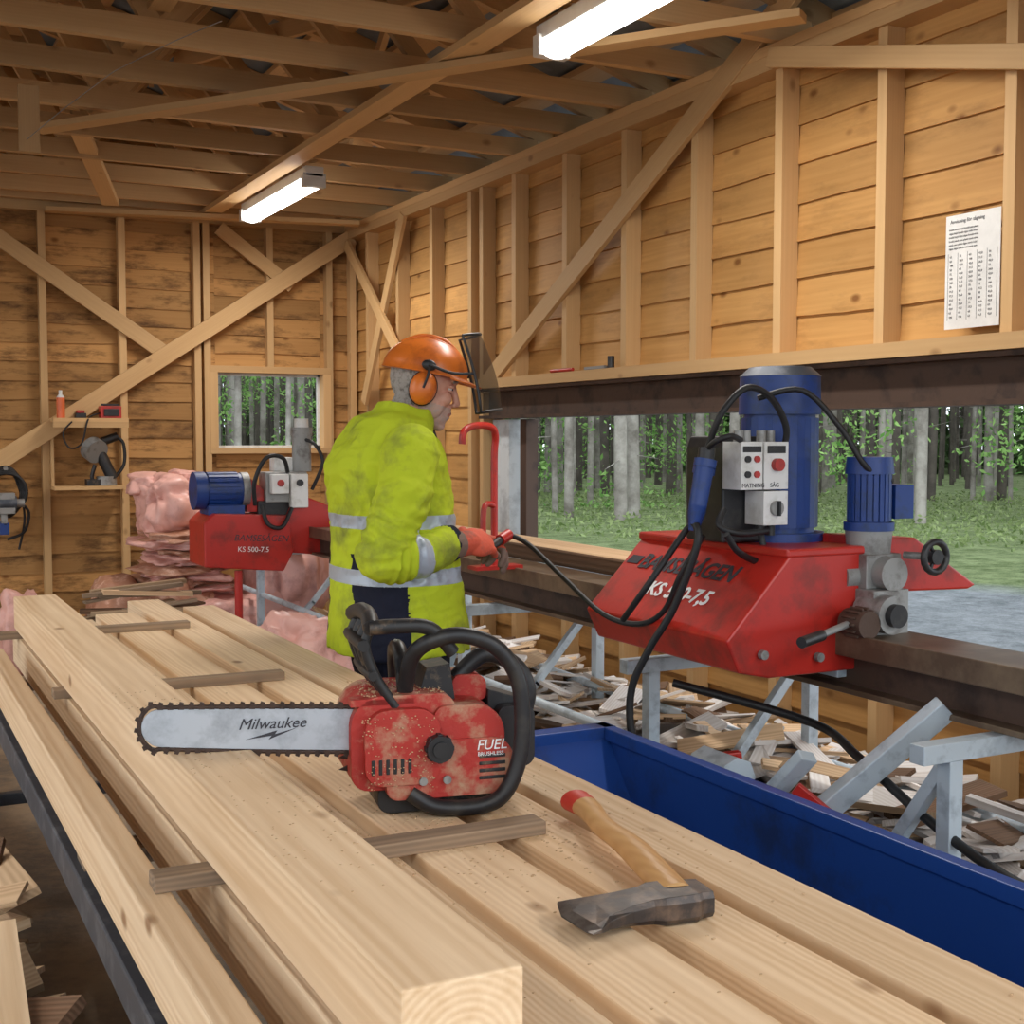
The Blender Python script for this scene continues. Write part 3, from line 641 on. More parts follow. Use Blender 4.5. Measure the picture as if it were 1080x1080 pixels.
def head2():
    mb=MB(); y=6.95
    mb.prism([(1.66,.79),(2.10,.75),(2.16,.86),(2.13,1.06),(1.72,1.08),(1.66,1.03)],(0,y+.12,0),(1,0,0),(0,0,1),.36,M_RED)
    mb.prism([(2.12,.85),(2.4,.82),(2.4,1.1),(2.2,1.18),(2.12,1.02)],(0,y+.14,0),(1,0,0),(0,0,1),.3,M_RED)
    mb.cyl((1.86,y-.0,.76),(1.86,y-.0,.0),.022,M_RED); mb.box(1.76,1.96,y-.1,y+.1,0,.02,M_RED)
    b_=mb.build('circular_sawmill',bevel=.008)
    m=MB()
    m.cyl((1.68,y+.1,1.20),(1.90,y+.1,1.20),.095,M_BLUEM,n=24); m.cyl((1.64,y+.1,1.20),(1.70,y+.1,1.20),.105,M_BLUEM,n=24); m.cyl((1.90,y+.1,1.2),(1.94,y+.1,1.2),.10,M_CAST,n=24)
    for k in range(20):
        a=2*math.pi*k/20; m.beam((1.71,y+.1+.1*math.cos(a),1.2+.1*math.sin(a)),(1.88,y+.1+.1*math.cos(a),1.2+.1*math.sin(a)),.006,.02,M_BLUEM,up=(0,-math.sin(a),math.cos(a)))
    m.box(1.70,1.90,y+.0,y+.2,1.07,1.12,M_BLUEM); m.prism([(1.92,1.08),(2.02,1.08),(2.02,1.2),(1.94,1.27)],(0,y+.1,0),(1,0,0),(0,0,1),.12,M_RED)
    m.build('motor',parent=b_,bevel=.001)
    m=MB()
    m.box(2.02,2.26,y+.0,y+.14,1.13,1.30,M_CAST); m.box(2.04,2.14,y-.05,y,1.18,1.29,M_WHT); m.box(2.15,2.25,y-.05,y,1.10,1.29,M_WHT); m.box(1.98,2.28,y+.02,y+.2,1.05,1.14,M_BLK)
    m.cyl((2.09,y-.05,1.24),(2.09,y-.06,1.24),.02,M_RED,n=12); m.cyl((2.2,y-.05,1.24),(2.2,y-.06,1.24),.02,M_BLK,n=12)
    m.cyl((2.26,y+.1,1.3),(2.26,y+.1,1.50),.055,M_CAST,n=20); m.cyl((2.26,y+.1,1.50),(2.26,y+.1,1.55),.062,M_CAST,n=20); m.cyl((2.26,y+.1,1.55),(2.26,y+.1,1.60),.04,M_WHT,n=16)
    m.box(2.1,2.22,y+.1,y+.2,1.3,1.38,M_WHT)
    m.build('control_box',parent=b_,bevel=.006)
    m=MB()
    m.tube([(1.95,y-.03,1.12),(1.94,y-.06,1.25),(2.0,y-.08,1.38),(2.1,y-.06,1.38),(2.14,y-.02,1.30)],.012,M_RUB)
    m.tube([(2.28,y-.02,1.2),(2.33,y-.06,1.35),(2.30,y-.03,1.45),(2.27,y+.05,1.48)],.01,M_RUB)
    m.tube([(2.15,y-.06,1.10),(2.08,y-.1,1.0),(2.0,y-.1,1.02),(1.98,y-.06,1.12)],.012,M_RUB)
    m.text('BAMSESÅGEN',.05,(1.82,y-.0615,.93),(1,0,-.05),(0.05,0,1),M_INK,shear=.25); m.text('KS 500-7,5',.04,(1.84,y-.0615,.87),(1,0,-.05),(0.05,0,1),M_WTX)
    m.build('power_cables',parent=b_)
head2()
mb=MB()
RY0,RY1=-.8,9.1
mb.box(2.28,2.47,RY0,RY1,.965,.985,M_RAIL); mb.box(2.33,2.35,RY0,RY1,.84,.965,M_RUST); mb.box(2.28,2.47,RY0,RY1,.83,.845,M_RAIL)
mb.box(2.265,2.28,RY0,RY1,.93,.99,M_RAIL)
mb.cyl((2.15,RY0,.55),(2.15,RY1,.55),.016,M_STEEL,n=12); mb.cyl((2.75,RY0,.45),(2.75,RY1,.45),.018,M_STEEL,n=12)
for y in (-.4,1.0,2.05,3.25,4.6,5.9,7.5,8.8):
    mb.box(2.12,2.16,y-.02,y+.02,.0,.80,M_STEEL); mb.box(2.74,2.78,y-.02,y+.02,.0,.80,M_STEEL)
    mb.box(2.04,2.86,y-.022,y+.022,.785,.828,M_STEEL)
    mb.box(2.16,2.74,y-.018,y+.018,.16,.196,M_STEEL)
    mb.beam((2.72,y,.78),(2.46,y,.48),.03,.03,M_STEEL); mb.beam((2.17,y,.20),(2.47,y,.49),.03,.03,M_STEEL)
    mb.box(2.08,2.20,y-.06,y+.06,0,.012,M_STEEL); mb.box(2.70,2.82,y-.06,y+.06,0,.012,M_STEEL)
for y in (2.07,4.62): mb.beam((2.14,y,.76),(2.14,y+.45,.10),.03,.03,M_STEEL)
mb.build('sawmill_rail',bevel=.002)
mb=MB()
mb.beam((2.28,2.20,.86),(1.96,2.42,.50),.06,.035,M_STEEL,up=(0,1,0)); mb.beam((2.0,2.36,.74),(1.92,2.6,.45),.05,.03,M_STEEL,up=(0,1,0))
mb.cyl((1.9,2.64,.66),(1.9,2.50,.66),.055,M_STEEL,n=8); mb.cyl((1.79,2.74,.66),(1.79,2.62,.66),.035,M_RED,n=6)
mb.beam((1.76,2.70,.66),(2.0,2.62,.68),.028,.028,M_RED)
mb.beam((1.9,2.56,.66),(2.0,2.52,.3),.03,.03,M_STEEL); mb.box(1.93,2.03,2.42,2.52,0,.42,M_STEEL); mb.beam((1.98,2.38,.66),(2.05,2.30,.58),.02,.03,M_RED)
mb.build('log_clamp',bevel=.003)
mb=MB(); mb.tube([(2.2,4.45,.99),(2.2,4.45,1.40),(2.2,4.44,1.5),(2.17,4.42,1.535),(2.10,4.40,1.54),(2.04,4.38,1.52),(2.03,4.38,1.47)],.014,M_RED,n=12)
mb.tube([(2.2,4.45,1.23),(2.14,4.42,1.22),(2.14,4.42,1.0)],.012,M_RED,n=10); mb.box(2.1,2.3,4.40,4.48,.985,1.0,M_RED); mb.build('push_handle')
mb=MB(); mb.box(2.50,2.70,3.3,7.2,.98,1.05,W_SCRAP,tint=.75); mb.box(2.49,2.52,3.32,7.1,.98,1.045,W_BARK); mb.build('sawn_log',bevel=.008)
mb=MB()
mb.tube([(2.05,3.0,.80),(2.3,2.7,.72),(2.2,2.4,.70),(2.15,2.1,.62),(2.1,1.8,.58),(2.05,1.4,.60),(2.0,.9,.66),(2.1,.4,.6),(2.2,.0,.3),(2.0,-.3,.02)],.012,M_RUB)
mb.build('power_cable')

# ------------------------------------------------------------------ notice etc
mb=MB(); xw=XR-.105
mb.box(xw-.0,xw+.002,3.08,3.32,1.87,2.26,M_PAPER)
mb.text('Anvisning för sågning',.018,(xw-.001,3.30,2.232),(0,-1,0),(0,0,1),M_INK,ext=.0002)
for k in range(6):
    mb.text(' '.join(random.choice(['sågas','virke','stock','mm','tum','plank','bredd','höjd']) for _ in range(6)),.0095,(xw-.001,3.305,2.208-k*.013),(0,-1,0),(0,0,1),M_INK,ext=.0002)
for k in range(15):
    z=2.115-k*.0148
    for c_ in range(5):
        mb.text(random.choice(['26,0','31,5','42,0','17,5','50','63','75','100']),.010,(xw-.001,3.30-c_*.043,z),(0,-1,0),(0,0,1),M_INK,ext=.0002)
for c_ in range(6): mb.box(xw-.0006,xw,3.307-c_*.043-.0005,3.307-c_*.043+.0005,1.90,2.13,M_INK)
mb.box(xw+.002,XR-.03,3.1,3.12,2.2,2.22,W_STUD); mb.box(xw+.002,XR-.03,3.28,3.3,1.9,1.92,W_STUD)
mb.build('paper_notice')
mb=MB(); mb.box(3.36,3.40,5.55,5.75,1.842,1.856,M_CAST); mb.cyl((3.37,5.5,1.842),(3.37,5.5,1.90),.018,M_BLK,n=12); mb.cyl((3.38,5.9,1.852),(3.36,6.1,1.852),.01,M_RED,n=8); mb.build('small_tools')
mb=MB(); mb.box(1.20,1.70,YB-.30,YB-.09,1.60,1.625,W_STUD); mb.box(1.20,1.70,YB-.30,YB-.09,1.13,1.155,W_STUD); mb.box(1.20,1.70,YB-.30,YB-.28,1.56,1.60,W_STUD)
mb.box(1.2,1.22,YB-.14,YB-.09,1.155,1.60,W_STUD); mb.build('wall_shelf')
mb=MB(); c=V((1.26,YB-.22,1.625)); mb.cyl(c,c+V((0,0,.14)),.028,M_GREENP,n=16); mb.cyl(c+V((0,0,.14)),c+V((0,0,.16)),.028,M_WHT,r1=.014,n=16); mb.cyl(c+V((0,0,.16)),c+V((0,0,.19)),.012,M_WHT,n=10); mb.build('spray_can')
mb=MB(); mb.box(1.52,1.66,YB-.26,YB-.16,1.625,1.71,M_RED); mb.box(1.54,1.64,YB-.27,YB-.26,1.64,1.69,M_BLK); mb.cyl((1.53,YB-.2,1.72),(1.65,YB-.2,1.72),.008,M_BLK,n=8); mb.build('battery_charger',bevel=.006)
mb=MB(); mb.tube([(1.52,YB-.22,1.66),(1.46,YB-.24,1.64),(1.42,YB-.31,1.60),(1.38,YB-.31,1.45),(1.30,YB-.31,1.42),(1.26,YB-.31,1.52),(1.32,YB-.31,1.60)],.006,M_RUB,n=6); mb.build('charger_cable')
mb=MB(); mb.box(1.36,1.43,YB-.22,YB-.14,1.625,1.66,M_BLK); mb.box(1.37,1.42,YB-.21,YB-.15,1.66,1.68,M_RED); mb.build('battery_pack',bevel=.004)
mb=MB()
mb.cyl((1.50,YB-.20,1.42),(1.60,YB-.22,1.20),.04,M_BLK,n=16); mb.cyl((1.46,YB-.2,1.42),(1.49,YB-.26,1.39),.085,M_CAST,n=24); mb.cyl((1.53,YB-.2,1.46),(1.64,YB-.2,1.50),.03,M_BLKD,n=12)
mb.tube([(1.6,YB-.22,1.2),(1.55,YB-.22,1.17),(1.46,YB-.22,1.2),(1.48,YB-.22,1.3)],.014,M_BLK); mb.tube([(1.62,YB-.19,1.5),(1.68,YB-.19,1.45),(1.68,YB-.2,1.3),(1.6,YB-.22,1.2)],.012,M_RUB)
mb.cyl((1.56,YB-.2,1.156),(1.56,YB-.2,1.22),.07,M_CAST,n=16); mb.box(1.42,1.52,YB-.25,YB-.15,1.156,1.2,M_BLKD)
mb.build('angle_grinder')
mb=MB()
for k in range(4):
    mb.tube([V((.90+.10*math.cos(a)*(1+.1*k),YB-.16-.015*k,1.12+.17*math.sin(a)*(1-.08*k))) for a in [2*math.pi*q/14 for q in range(15)]],.012,M_RUB,sub=2)
mb.cyl((.90,YB-.2,1.28),(.90,YB-.095,1.29),.015,M_CAST,n=8)
mb.tube([(.90,YB-.14,1.29),(.97,YB-.15,1.20),(1.02,YB-.14,.95),(.98,YB-.13,.72)],.008,M_RUB,n=6)
mb.build('cable_coil')
mb=MB(); mb.box(.80,.94,YB-.36,YB-.27,.98,1.12,M_CAST); mb.cyl((.80,YB-.32,1.05),(.95,YB-.32,1.05),.05,M_DSTEEL,n=16); mb.cyl((.95,YB-.32,1.05),(1.0,YB-.32,1.05),.03,M_CAST,n=12); mb.box(.84,.90,YB-.35,YB-.09,.84,.92,M_BLUEM); mb.box(.85,.89,YB-.35,YB-.3,.9,1.0,M_CAST)
mb.tube([(.98,YB-.32,1.05),(1.03,YB-.3,.98),(1.0,YB-.27,.85),(.9,YB-.22,.8)],.01,M_RUB); mb.build('electric_motor',bevel=.004)

def lump(mb,c,r,mat,seed,amp=.25,sub=4):
    bm=bmesh.new(); bmesh.ops.create_icosphere(bm,subdivisions=sub,radius=1)
    vs=[]
    for v in bm.verts:
        d=v.co.normalized()
        e=V((math.copysign(abs(d.x)**.7,d.x),math.copysign(abs(d.y)**.7,d.y),math.copysign(abs(d.z)**.75,d.z)))
        k=1+amp*noise.noise(d*1.4+V((seed,0,0)))-amp*.6*abs(noise.noise(V((d.x*3,d.y*3,d.z*1.3))+V((0,seed,0))))-amp*.22*abs(noise.noise(V((d.x*9+d.z*3,d.y*9,d.z*3+seed))))
        p=V((e.x*r[0],e.y*r[1],e.z*r[2]))*k; q=V(c)+p; q.z=max(q.z,.005); vs.append(q)
    mb.add(vs,[tuple(v.index for v in f.verts) for f in bm.faces],mat,smooth=True); bm.free()
mb=MB()
lump(mb,(1.80,8.35,1.04),(.24,.24,.20),M_PINK,1,.4,5); lump(mb,(2.0,8.6,1.16),(.20,.2,.12),M_PINK,9,.4,5); lump(mb,(1.70,8.5,1.18),(.15,.2,.08),M_PINK,19,.4)
for k in range(8): lump(mb,(1.85+rnd(-.06,.06),8.25,.52+.05*k),(.33-.006*k+rnd(-.04,.02),.32,.042),M_BROWNS if k%2 else M_PINK,20+k,.5)
lump(mb,(1.7,8.1,.42),(.36,.32,.2),M_BROWNS,3,.4); lump(mb,(1.45,8.2,.36),(.22,.28,.25),M_BROWNS,4,.4); lump(mb,(2.1,7.9,.25),(.45,.32,.28),M_PINK,5,.4)
lump(mb,(1.88,5.9,.45),(.24,.20,.20),M_PINK,6,.45,5); lump(mb,(1.85,5.9,.2),(.26,.26,.2),M_PINK,7,.4,5); lump(mb,(2.45,8.0,.6),(.22,.28,.32),M_PINK,8,.4,5)
lump(mb,(.85,8.2,.32),(.14,.2,.26),M_PINK,12,.4)
mb.build('plastic_sheeting_pile')
mb=MB()
for k in range(44):
    y=7.2+rnd(-.25,.25); z=.06+.6*random.random(); x=1.10+rnd(-.08,.08)
    mb.beam((x,y,z+rnd(-.03,.03)),(x+rnd(.45,.6),y+rnd(-.15,.25),z+rnd(-.03,.05)),rnd(.04,.1),rnd(.012,.03),random.choice([W_STICK,W_BARK,W_SCRAP,W_SCRAP,W_STICK]))
mb.build('offcut_bundle')
def scraps(name,n,xr,yr,zf,mats,lr=(.2,.7),wr=(.02,.09),tr=(.006,.02)):
    mb=MB()
    for k in range(n):
        x=rnd(*xr);y=rnd(*yr);z=zf(x,y)*random.random()**.5+.015
        a=rnd(0,math.pi); l=rnd(*lr)/2; tl=rnd(-.22,.22); d=V((math.cos(a)*l,math.sin(a)*l,tl*l))
        p=V((x,y,z+abs(d.z))); p0=p-d;p1=p+d
        p0.x=min(max(p0.x,xr[0]),xr[1]);p1.x=min(max(p1.x,xr[0]),xr[1])
        if (p1-p0).length<.05: continue
        mb.beam(p0,p1,rnd(*wr),rnd(*tr),random.choice(mats),up=(rnd(-.5,.5),rnd(-.5,.5),1))
    return mb.build(name)
scraps('wood_offcut_pile',3600,(1.86,3.30),(1.0,7.3),lambda x,y:.10+.36*math.exp(-((x-2.65)/.7)**2),[W_SCRAP,W_PALE,W_PALE,W_PALE,W_SCRAP,W_BARK],lr=(.06,.36),wr=(.02,.11))
scraps('wood_offcut_pile',1100,(-.9,.27),(1.5,6.5),lambda x,y:.45,[W_SCRAP,W_SCRAP,W_FRESH,W_BARK],lr=(.3,1.1),wr=(.04,.12))

# ------------------------------------------------------------------ worker
wk=empty('worker',(1.43,3.55,0))
def chain(mb,pts,rs,mat):
    for i in range(len(pts)-1): mb.caps(pts[i],pts[i+1],rs[i],rs[i+1],mat)
def ring(cx,cy,z,ax,ay,n=40,e=2.4,tilt=0):
    out=[]
    for q in range(n):
        a=2*math.pi*q/n;c=math.cos(a);s_=math.sin(a)
        x=math.copysign(abs(c)**(2/e),c)*ax; out.append(V((cx+x,cy+math.copysign(abs(s_)**(2/e),s_)*ay,z+x*tilt)))
    return out
RA=[V(p) for p in ((-.03,-.185,1.455),(-.085,-.255,1.33),(-.16,-.295,1.17),(-.045,-.27,1.172),(.075,-.215,1.188))]
LA=[V(p) for p in ((-.03,.185,1.455),(-.05,.255,1.32),(-.03,.275,1.165),(.09,.16,1.17),(.19,.06,1.175))]
rr_=(.086,.078,.071,.062,.052)
jm=MB()
T=[(.865,.0,.20,.24),(.95,.0,.193,.24),(1.08,-.005,.18,.225),(1.2,-.01,.172,.205),(1.30,-.018,.175,.205),(1.42,-.03,.170,.215),(1.49,-.03,.143,.180),(1.53,-.01,.11,.13),(1.56,.02,.088,.095),(1.59,.03,.082,.086)]
jm.loft([ring(cx,0,z,ax_,ay,tilt=(-.0 if z<1.5 else -.25)) for z,cx,ax_,ay in T],M_HIVIS)
chain(jm,RA,rr_,M_HIVIS); chain(jm,LA,rr_,M_HIVIS)
jm.ell((.03,-.10,1.03),(.13,.13,.09),M_HIVIS); jm.ell((.03,.10,1.03),(.13,.13,.09),M_HIVIS)
jm.ell((-.09,0,1.515),(.055,.10,.04),M_HIVIS)
def armpos(c,A):
    best=9;bt=0;acc=0
    for i in range(len(A)-1):
        d=A[i+1]-A[i];t=max(0,min(1,(c-A[i]).dot(d)/d.length_squared));q=A[i]+d*t
        if (c-q).length<best: best=(c-q).length;bt=acc+d.length*t
        acc+=d.length
    return best,bt
def jmat(c):
    for A in (RA,LA):
        b,t=armpos(c,A)
        rad=.088-.06*t
        if b<rad+.006 and t>.1:
            if .41<t<.455: return 2
            if .575<t: return 1
            return 0
    if 1.075<c.z<1.12: return 2
    if 1.235<c.z<1.272: return 2
    if -.175<c.x<-.055 and c.z<1.165: return 1
    return 0
def jdisp(c):
    p=V((c.x*5,c.y*5,c.z*9)); r=noise.noise(p)*.010
    q=V((c.x*10+2*noise.noise(c*5),c.y*10,c.z*20+2*noise.noise(c*4+V((3,0,0))))); r+=(.4-abs(noise.noise(q))*2)*.006
    for A in (RA,LA):
        b,t=armpos(c,A)
        if b<.1 and t>.12:
            f=max(0,1-abs(t-.34)/.2); r+=math.sin(t*170+5*noise.noise(c*7))*.004*(.35+f)
    return r
remesh(jm,'jacket',.0055,2,wk,jdisp,jmat,[M_HIVIS,M_NAVY,M_REFL])
mb=MB()
mb.tube([(.185,0,.88),(.178,.0,1.1),(.170,.0,1.3),(.15,.0,1.42),(.115,0,1.53)],.006,M_BLK,n=6)
mb.build('zip',parent=wk,local=True)
tm=MB()
chain(tm,[V((0,-.09,.93)),V((.01,-.11,.52)),V((-.01,-.12,.12))],(.125,.085,.07),M_NAVY); chain(tm,[V((0,.09,.93)),V((.04,.11,.52)),V((.02,.12,.12))],(.125,.085,.07),M_NAVY)
tm.ell((0,0,.92),(.15,.19,.12),M_NAVY)
remesh(tm,'trousers',.01,2,wk,lambda c:noise.noise(V((c.x*10,c.y*10,c.z*14)))*.006,lambda c:(1 if .30<c.z<.35 else 0),[M_NAVY,M_REFL])
bm_=MB()
for (x,y) in ((-.01,-.12),(.02,.12)):
    bm_.caps((x-.02,y,.15),(x-.03,y,.06),.058,.05,M_BLK); bm_.ell((x+.06,y,.045),(.14,.05,.045),M_BLK); bm_.box(x-.085,x+.19,y-.05,y+.05,.002,.03,M_BLK)
remesh(bm_,'boots',.008,2,wk,None,None,[M_BLK])
HC=V((.088,0,1.65)); RZ=Matrix.Rotation(math.radians(-22),3,'Z'); HR=RZ@Matrix.Rotation(math.radians(15),3,'Y'); sc=1.0
def H(x,y,z): return HC+HR@(V((x,y,z))*sc)
hm=MB()
def he(c,r): hm.ell(H(*c),tuple(q*sc for q in r),M_SKIN,R=HR)
he((-.008,0,.03),(.10,.079,.105)); he((.018,0,-.045),(.072,.060,.066)); he((.072,0,-.102),(.021,.026,.018)); he((.05,0,-.075),(.045,.045,.042))
he((.083,0,.036),(.016,.048,.011)); he((.078,0,-.055),(.022,.030,.030))
for s in (1,-1):
    he((.064,s*.036,-.022),(.028,.026,.026)); he((.040,s*.050,-.05),(.035,.018,.04)); he((.104,s*.010,-.032),(.009,.008,.007))
    he((-.005,s*.080,0),(.018,.010,.032))
hm.caps(H(.086,0,.022),H(.110,0,-.026),.009*sc,.0115*sc,M_SKIN)
he((.094,0,-.060),(.010,.023,.006)); he((.091,0,-.073),(.010,.020,.0065))
hm.caps(HC+V((-.02,0,-.03)),V((.0,0,1.50)),.060,.066,M_SKIN)
def hmat(c):
    q=(HR.transposed()@(c-HC))/sc
    if q.z>.06: return 1
    if q.x<-.012 and q.z>-.065: return 1
    if q.x<-.03 and q.z>-.09: return 1
    if abs(q.y)>.05 and q.x<.02 and q.z>-.04 and abs(q.y)<.082: return 1
    if q.x>.092 and -.071<q.z<-.058 and abs(q.y)<.022: return 2
    if q.x>.0 and -.125<q.z<-.044 and not (q.x>.098 and q.z>-.05): return 3
    return 0
remesh(hm,'head',.0036,2,wk,None,hmat,[M_SKIN,M_HAIR,M_LIP,M_STUB])
em=MB()
for s in (1,-1):
    em.ell(H(.0765,s*.033,.010),(.0105,)*3,M_EYE,n=14,m=10); em.ell(H(.0845,s*.034,.009),(.004,.005,.005),M_BLK,n=10,m=8)
    em.tube([H(.090,s*.015,.034),H(.095,s*.032,.038),H(.084,s*.05,.031)],.004,M_HAIR,n=6); em.ell(H(.0775,s*.033,.0165),(.0122,.015,.0065),M_SKIN,n=12,m=8); em.ell(H(.0765,s*.033,.003),(.0118,.014,.005),M_SKIN,n=12,m=8)
em.build('eyes',parent=wk,local=True)
mm=MB(); rings=[]
for k in range(13):
    f=k/12; ph=f*math.pi/2*.97; zz=.046+.100*math.sin(ph); rr=[]
    for q in range(40):
        a=2*math.pi*q/40; c=math.cos(a);s_=math.sin(a)
        ridge=1+.03*(1 if abs(s_)<.25 else 0)*math.cos(ph)
        rr.append(H(-.006+.124*math.cos(ph)*c*ridge,.105*math.cos(ph)*s_,zz+(.010*c*(1-f))))
    rings.append(rr)
rim=[H(-.006+.130*math.cos(2*math.pi*q/40),.111*math.sin(2*math.pi*q/40),.036+.010*math.cos(2*math.pi*q/40)) for q in range(40)]
mm.loft([rim]+rings,M_ORG)
vs=[]
for q in range(-8,9):
    a=q/8*1.0; a_,b_=(H(.120*math.cos(a)-.004,.108*math.sin(a),.050),H((.120+.05*math.cos(a*1.4))*math.cos(a),.111*math.sin(a),.040))
    vs+= [a_,b_,b_+V((0,0,-.004)),a_+V((0,0,-.004))]
fs=[]
for i in range(16):
    o=i*4
    for j in range(4): fs.append((o+j,o+(j+1)%4,o+4+(j+1)%4,o+4+j))
mm.add(vs,fs,M_ORG,smooth=False)
for y in (-.03,0,.03): mm.tube([H(-.095,y,.110-abs(y)*.4),H(-.04,y,.145-abs(y)*.4),H(.03,y,.147-abs(y)*.4),H(.085,y,.114-abs(y)*.4)],.006,M_ORG,n=8)
mm.build('helmet',parent=wk,local=True)
em=MB()
for s in (1,-1):
    em.ell(H(.0,s*.100,-.010),(.040,.027,.050),M_ORG,R=HR); em.ell(H(.0,s*.084,-.010),(.043,.016,.053),M_BLK,R=HR)
    em.tube([H(.0,s*.127,-.010),H(.004,s*.131,.03),H(.0,s*.115,.062)],.004,M_BLK,n=8); em.ell(H(0,s*.113,.058),(.022,.008,.016),M_BLK,R=HR)
em.build('ear_defenders',parent=wk,local=True)
mv,nt,b=newmat('visor_mesh'); b.inputs['Base Color'].default_value=(.015,.015,.015,1); b.inputs['Roughness'].default_value=.4
b.inputs['Alpha'].default_value=.5
vm=MB(); rows=8;cols=16; vs=[]
def vp(i,j):
    a=-.85+1.7*i/cols; t=j/rows
    rad=.172+.035*math.sin(t*math.pi*.6)
    return HC+RZ@V((-.0+rad*math.cos(a)+.030*t, rad*.72*math.sin(a), .155-.225*t-.03*(1-math.cos(a))))
for j in range(rows+1):
    for i in range(cols+1): vs.append(vp(i,j))
vm.add(vs,[(j*(cols+1)+i,j*(cols+1)+i+1,(j+1)*(cols+1)+i+1,(j+1)*(cols+1)+i) for j in range(rows) for i in range(cols)],mv,smooth=True)
per=[vp(i,0) for i in range(cols+1)]+[vp(cols,j) for j in range(1,rows+1)]+[vp(i,rows) for i in range(cols-1,-1,-1)]+[vp(0,j) for j in range(rows-1,-1,-1)]
vm.tube(per,.0045,M_BLK,n=6,sub=1)
for s,i in ((1,cols),(-1,0)):
    vm.tube([H(.0,s*.118,.060),H(.07,s*.124,.053),vp(i,4)],.0045,M_BLK,n=8)
vm.build('visor',parent=wk,local=True)
def hand(name,wrist,d,nrm,side,curl,g=1.15):
    m=MB(); d=V(d).normalized(); nrm=V(nrm); nrm=(nrm-d*nrm.dot(d)).normalized(); s=V(side); s=(s-d*s.dot(d)-nrm*s.dot(nrm)).normalized()
    wr=V(wrist)
    R=Matrix((d,s,nrm)).transposed()
    m.ell(wr+d*.045*g,(.055*g,.045*g,.022*g),M_GLOVE,R=R); m.caps(wr-d*.06,wr+d*.02,.044,.036,M_GLOVE)
    for k,(off,ln) in enumerate(((.030,.9),(.0105,1.0),(-.010,.95),(-.029,.78))):
        p=wr+(d*.082+s*off-nrm*.002)*g; m.caps(wr+(d*.05+s*off*.8)*g,p,.013*g,.012*g,M_GLOVE); ang=curl[0]*.6
        for l,r0,r1,da in ((.040,.0108,.0100,curl[0]),(.027,.0100,.0094,curl[1]),(.022,.0094,.008,curl[2])):
            ang+=da; dd=d*math.cos(ang)-nrm*math.sin(ang); q=p+dd*l*ln*g; m.caps(p,q,r0*g,r1*g,M_GLOVE); p=q
    p=wr+(d*.025+s*.030-nrm*.006)*g
    q=p+(d*.6+s*.62-nrm*.4).normalized()*.042*g; m.caps(p,q,.017*g,.0135*g,M_GLOVE)
    q2=q+(d*.9+s*.1-nrm*.55).normalized()*.032*g; m.caps(q,q2,.0135*g,.012*g,M_GLOVE)
    q3=q2+(d*.8-s*.25-nrm*.6).normalized()*.024*g; m.caps(q2,q3,.012*g,.0098*g,M_GLOVE)
    def gm(c):
        t=(c-wr).dot(d)
        if t<-.02: return 1
        return 1 if ((c-wr).dot(nrm)<-.03) else 0
    remesh(m,name,.0032,1,wk,None,gm,[M_GLOVE,M_GLOVB])
hand('hand_right',(.125,-.205,1.19),(1,.35,.02),(-.15,-.75,.65),(.1,.6,.75),(.45,.6,.5))
hand('hand_left',(.235,.02,1.172),(.8,-.55,-.02),(.25,.35,.9),(-.4,-.5,.4),(.5,.65,.45))
m=MB(); m.tube([(.17,-.17,1.165),(.23,-.14,1.165),(.30,-.09,1.185)],.013,M_BLK,n=10); m.cyl((.30,-.09,1.185),(.34,-.07,1.20),.018,M_RED,n=12)
m.tube([(.34,-.07,1.20),(.38,-.13,1.17),(.41,-.30,1.08),(.43,-.48,1.0),(.47,-.60,.985),(.50,-.68,1.03),(.51,-.74,1.13),(.54,-.80,1.24)],.008,M_RUB,n=8)
m.build('held_cable',parent=wk,local=True)

# ------------------------------------------------------------------ forest
rs=np.random.RandomState(3)
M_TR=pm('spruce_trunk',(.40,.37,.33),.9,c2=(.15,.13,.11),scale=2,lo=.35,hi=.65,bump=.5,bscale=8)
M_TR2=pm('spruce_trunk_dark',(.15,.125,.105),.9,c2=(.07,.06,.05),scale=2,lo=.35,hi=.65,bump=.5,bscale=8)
mb=MB()
for k in range(1300):
    d=24+42*random.random()**.8; th=math.radians(rnd(-35,75))
    x=d*math.sin(th);y=d*math.cos(th)
    if x<8 and y<22: continue
    if x<16 and y<14: continue
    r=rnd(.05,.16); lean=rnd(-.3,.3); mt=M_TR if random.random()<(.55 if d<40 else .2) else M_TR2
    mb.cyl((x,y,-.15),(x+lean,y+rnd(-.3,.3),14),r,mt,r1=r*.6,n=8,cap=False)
    if random.random()<.5:
        for q in range(5):
            a=rnd(0,6.28); z=rnd(1,5); l=rnd(.4,1.1); mb.cyl((x,y,z),(x+math.cos(a)*l,y+math.sin(a)*l,z+rnd(-.2,.2)),.015,mt,r1=.005,n=4,cap=False)
mb.build('forest_trunks')
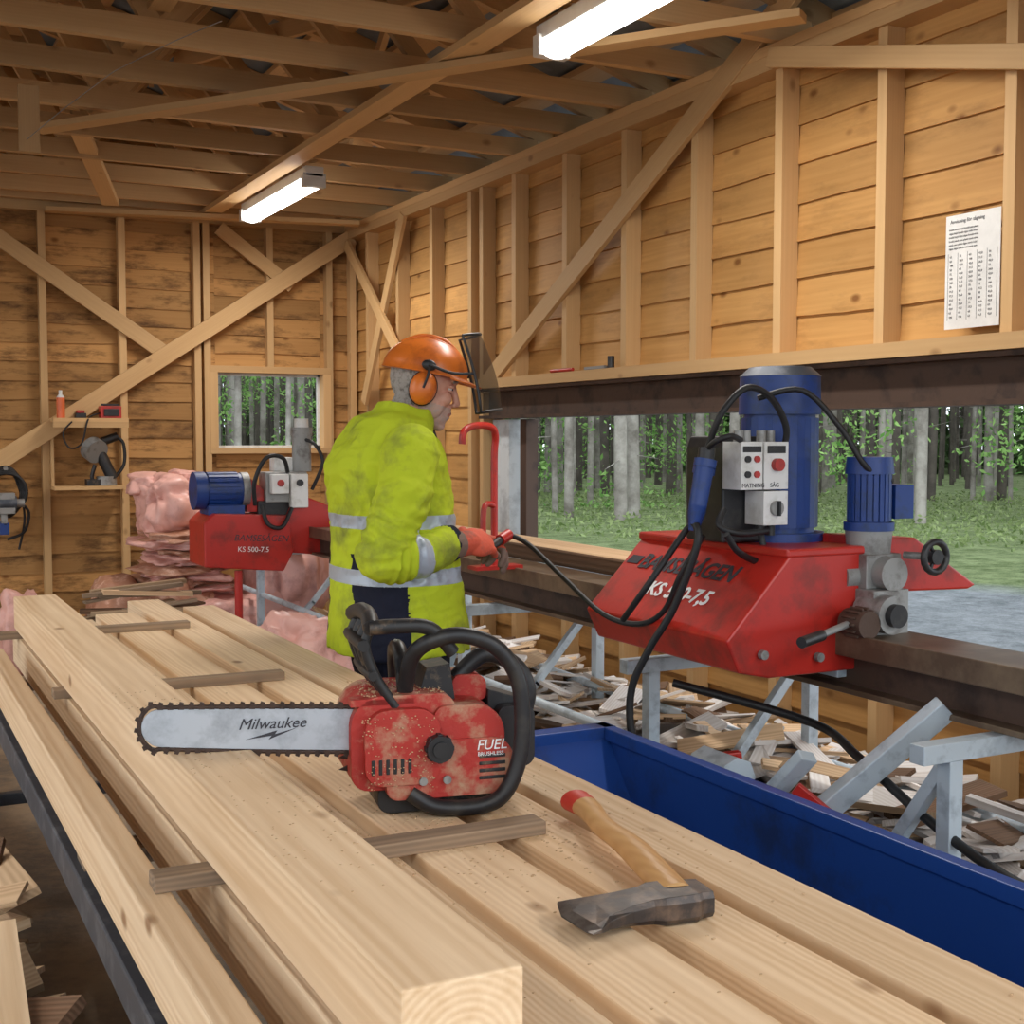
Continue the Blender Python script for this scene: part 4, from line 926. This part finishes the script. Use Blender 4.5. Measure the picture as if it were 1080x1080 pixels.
def leaves(name,n,mat,fn,size):
    cen=np.array([fn() for _ in range(n)]); sz=rs.uniform(size[0],size[1],n)
    a=rs.normal(size=(n,3)); a/=np.linalg.norm(a,axis=1)[:,None]; b2=rs.normal(size=(n,3)); b2-= (a*b2).sum(1)[:,None]*a; b2/=np.linalg.norm(b2,axis=1)[:,None]
    vs=np.stack([cen+a*sz[:,None],cen+b2*sz[:,None]*.45,cen-a*sz[:,None],cen-b2*sz[:,None]*.45],1).reshape(-1,3)
    me=bpy.data.meshes.new(name); me.vertices.add(4*n); me.vertices.foreach_set('co',vs.ravel()); me.loops.add(4*n); me.loops.foreach_set('vertex_index',np.arange(4*n))
    me.polygons.add(n); me.polygons.foreach_set('loop_start',np.arange(n)*4); me.polygons.foreach_set('loop_total',np.full(n,4)); me.update(calc_edges=True); me.materials.append(mat)
    o=bpy.data.objects.new(name,me); scn.collection.objects.link(o); return o
def leafmat(name,c,c2):
    m,nt,b=newmat(name); N=nt.nodes; g=N.new('ShaderNodeNewGeometry'); x=N.new('ShaderNodeMix'); x.data_type='RGBA'; x.inputs['A'].default_value=(*c,1);x.inputs['B'].default_value=(*c2,1)
    L(nt,g.outputs['Random Per Island'],x.inputs['Factor']); L(nt,x.outputs['Result'],b.inputs['Base Color']); b.inputs['Roughness'].default_value=.9; b.inputs['Specular IOR Level'].default_value=.1
    tr=N.new('ShaderNodeBsdfTranslucent'); ms=N.new('ShaderNodeMixShader'); ms.inputs[0].default_value=.4; L(nt,x.outputs['Result'],tr.inputs[0])
    L(nt,b.outputs[0],ms.inputs[1]); L(nt,tr.outputs[0],ms.inputs[2]); L(nt,ms.outputs[0],N['Material Output'].inputs[0])
    return m
clus=[]
for k in range(460):
    d=25+33*random.random(); th=rnd(-35,75)
    if th>35.5 and random.random()<.72: continue
    th=math.radians(th)
    x=d*math.sin(th);y=d*math.cos(th)
    if (x<8 and y<20) or (x<15 and y<14): continue
    clus.append((x,y,rnd(0,1)*4.5,rnd(.5,1.2)))
def lf():
    c=random.choice(clus); return (c[0]+random.gauss(0,c[3]*.6),c[1]+random.gauss(0,c[3]*.6),max(.0,c[2]+random.gauss(0,c[3]*.4)))
leaves('forest_foliage',80000,leafmat('leaf',(.10,.25,.05),(.38,.60,.20)),lf,(.03,.09))
def lb():
    d=rnd(56,72); th=math.radians(rnd(-38,78)); return (d*math.sin(th),d*math.cos(th),rnd(0,1)**1.3*10)
leaves('forest_background',34000,leafmat('leaf_dark',(.03,.06,.02),(.17,.26,.11)),lb,(.25,.6))
def lu():
    d=rnd(19,36); th=math.radians(rnd(-30,75)); x=d*math.sin(th);y=d*math.cos(th); return (x,y,-.1+rnd(0,.16)) if not((x<10 and y<18)) else (25,25,0)
leaves('forest_undergrowth',32000,leafmat('grass',(.11,.17,.05),(.36,.44,.20)),lu,(.02,.07))

# ------------------------------------------------------------------ camera
cam=bpy.data.cameras.new('camera'); cam.sensor_width=36; cam.sensor_fit='HORIZONTAL'; cam.lens=36*1350/1080; cam.clip_end=300; cam.clip_start=.02
co=bpy.data.objects.new('camera',cam); scn.collection.objects.link(co)
th=math.radians(27.1); ph=math.radians(3.39)
co.location=(0,0,1.5); co.rotation_euler=(math.pi/2-ph,0,-th)
scn.camera=co
print('objects',len(scn.objects))
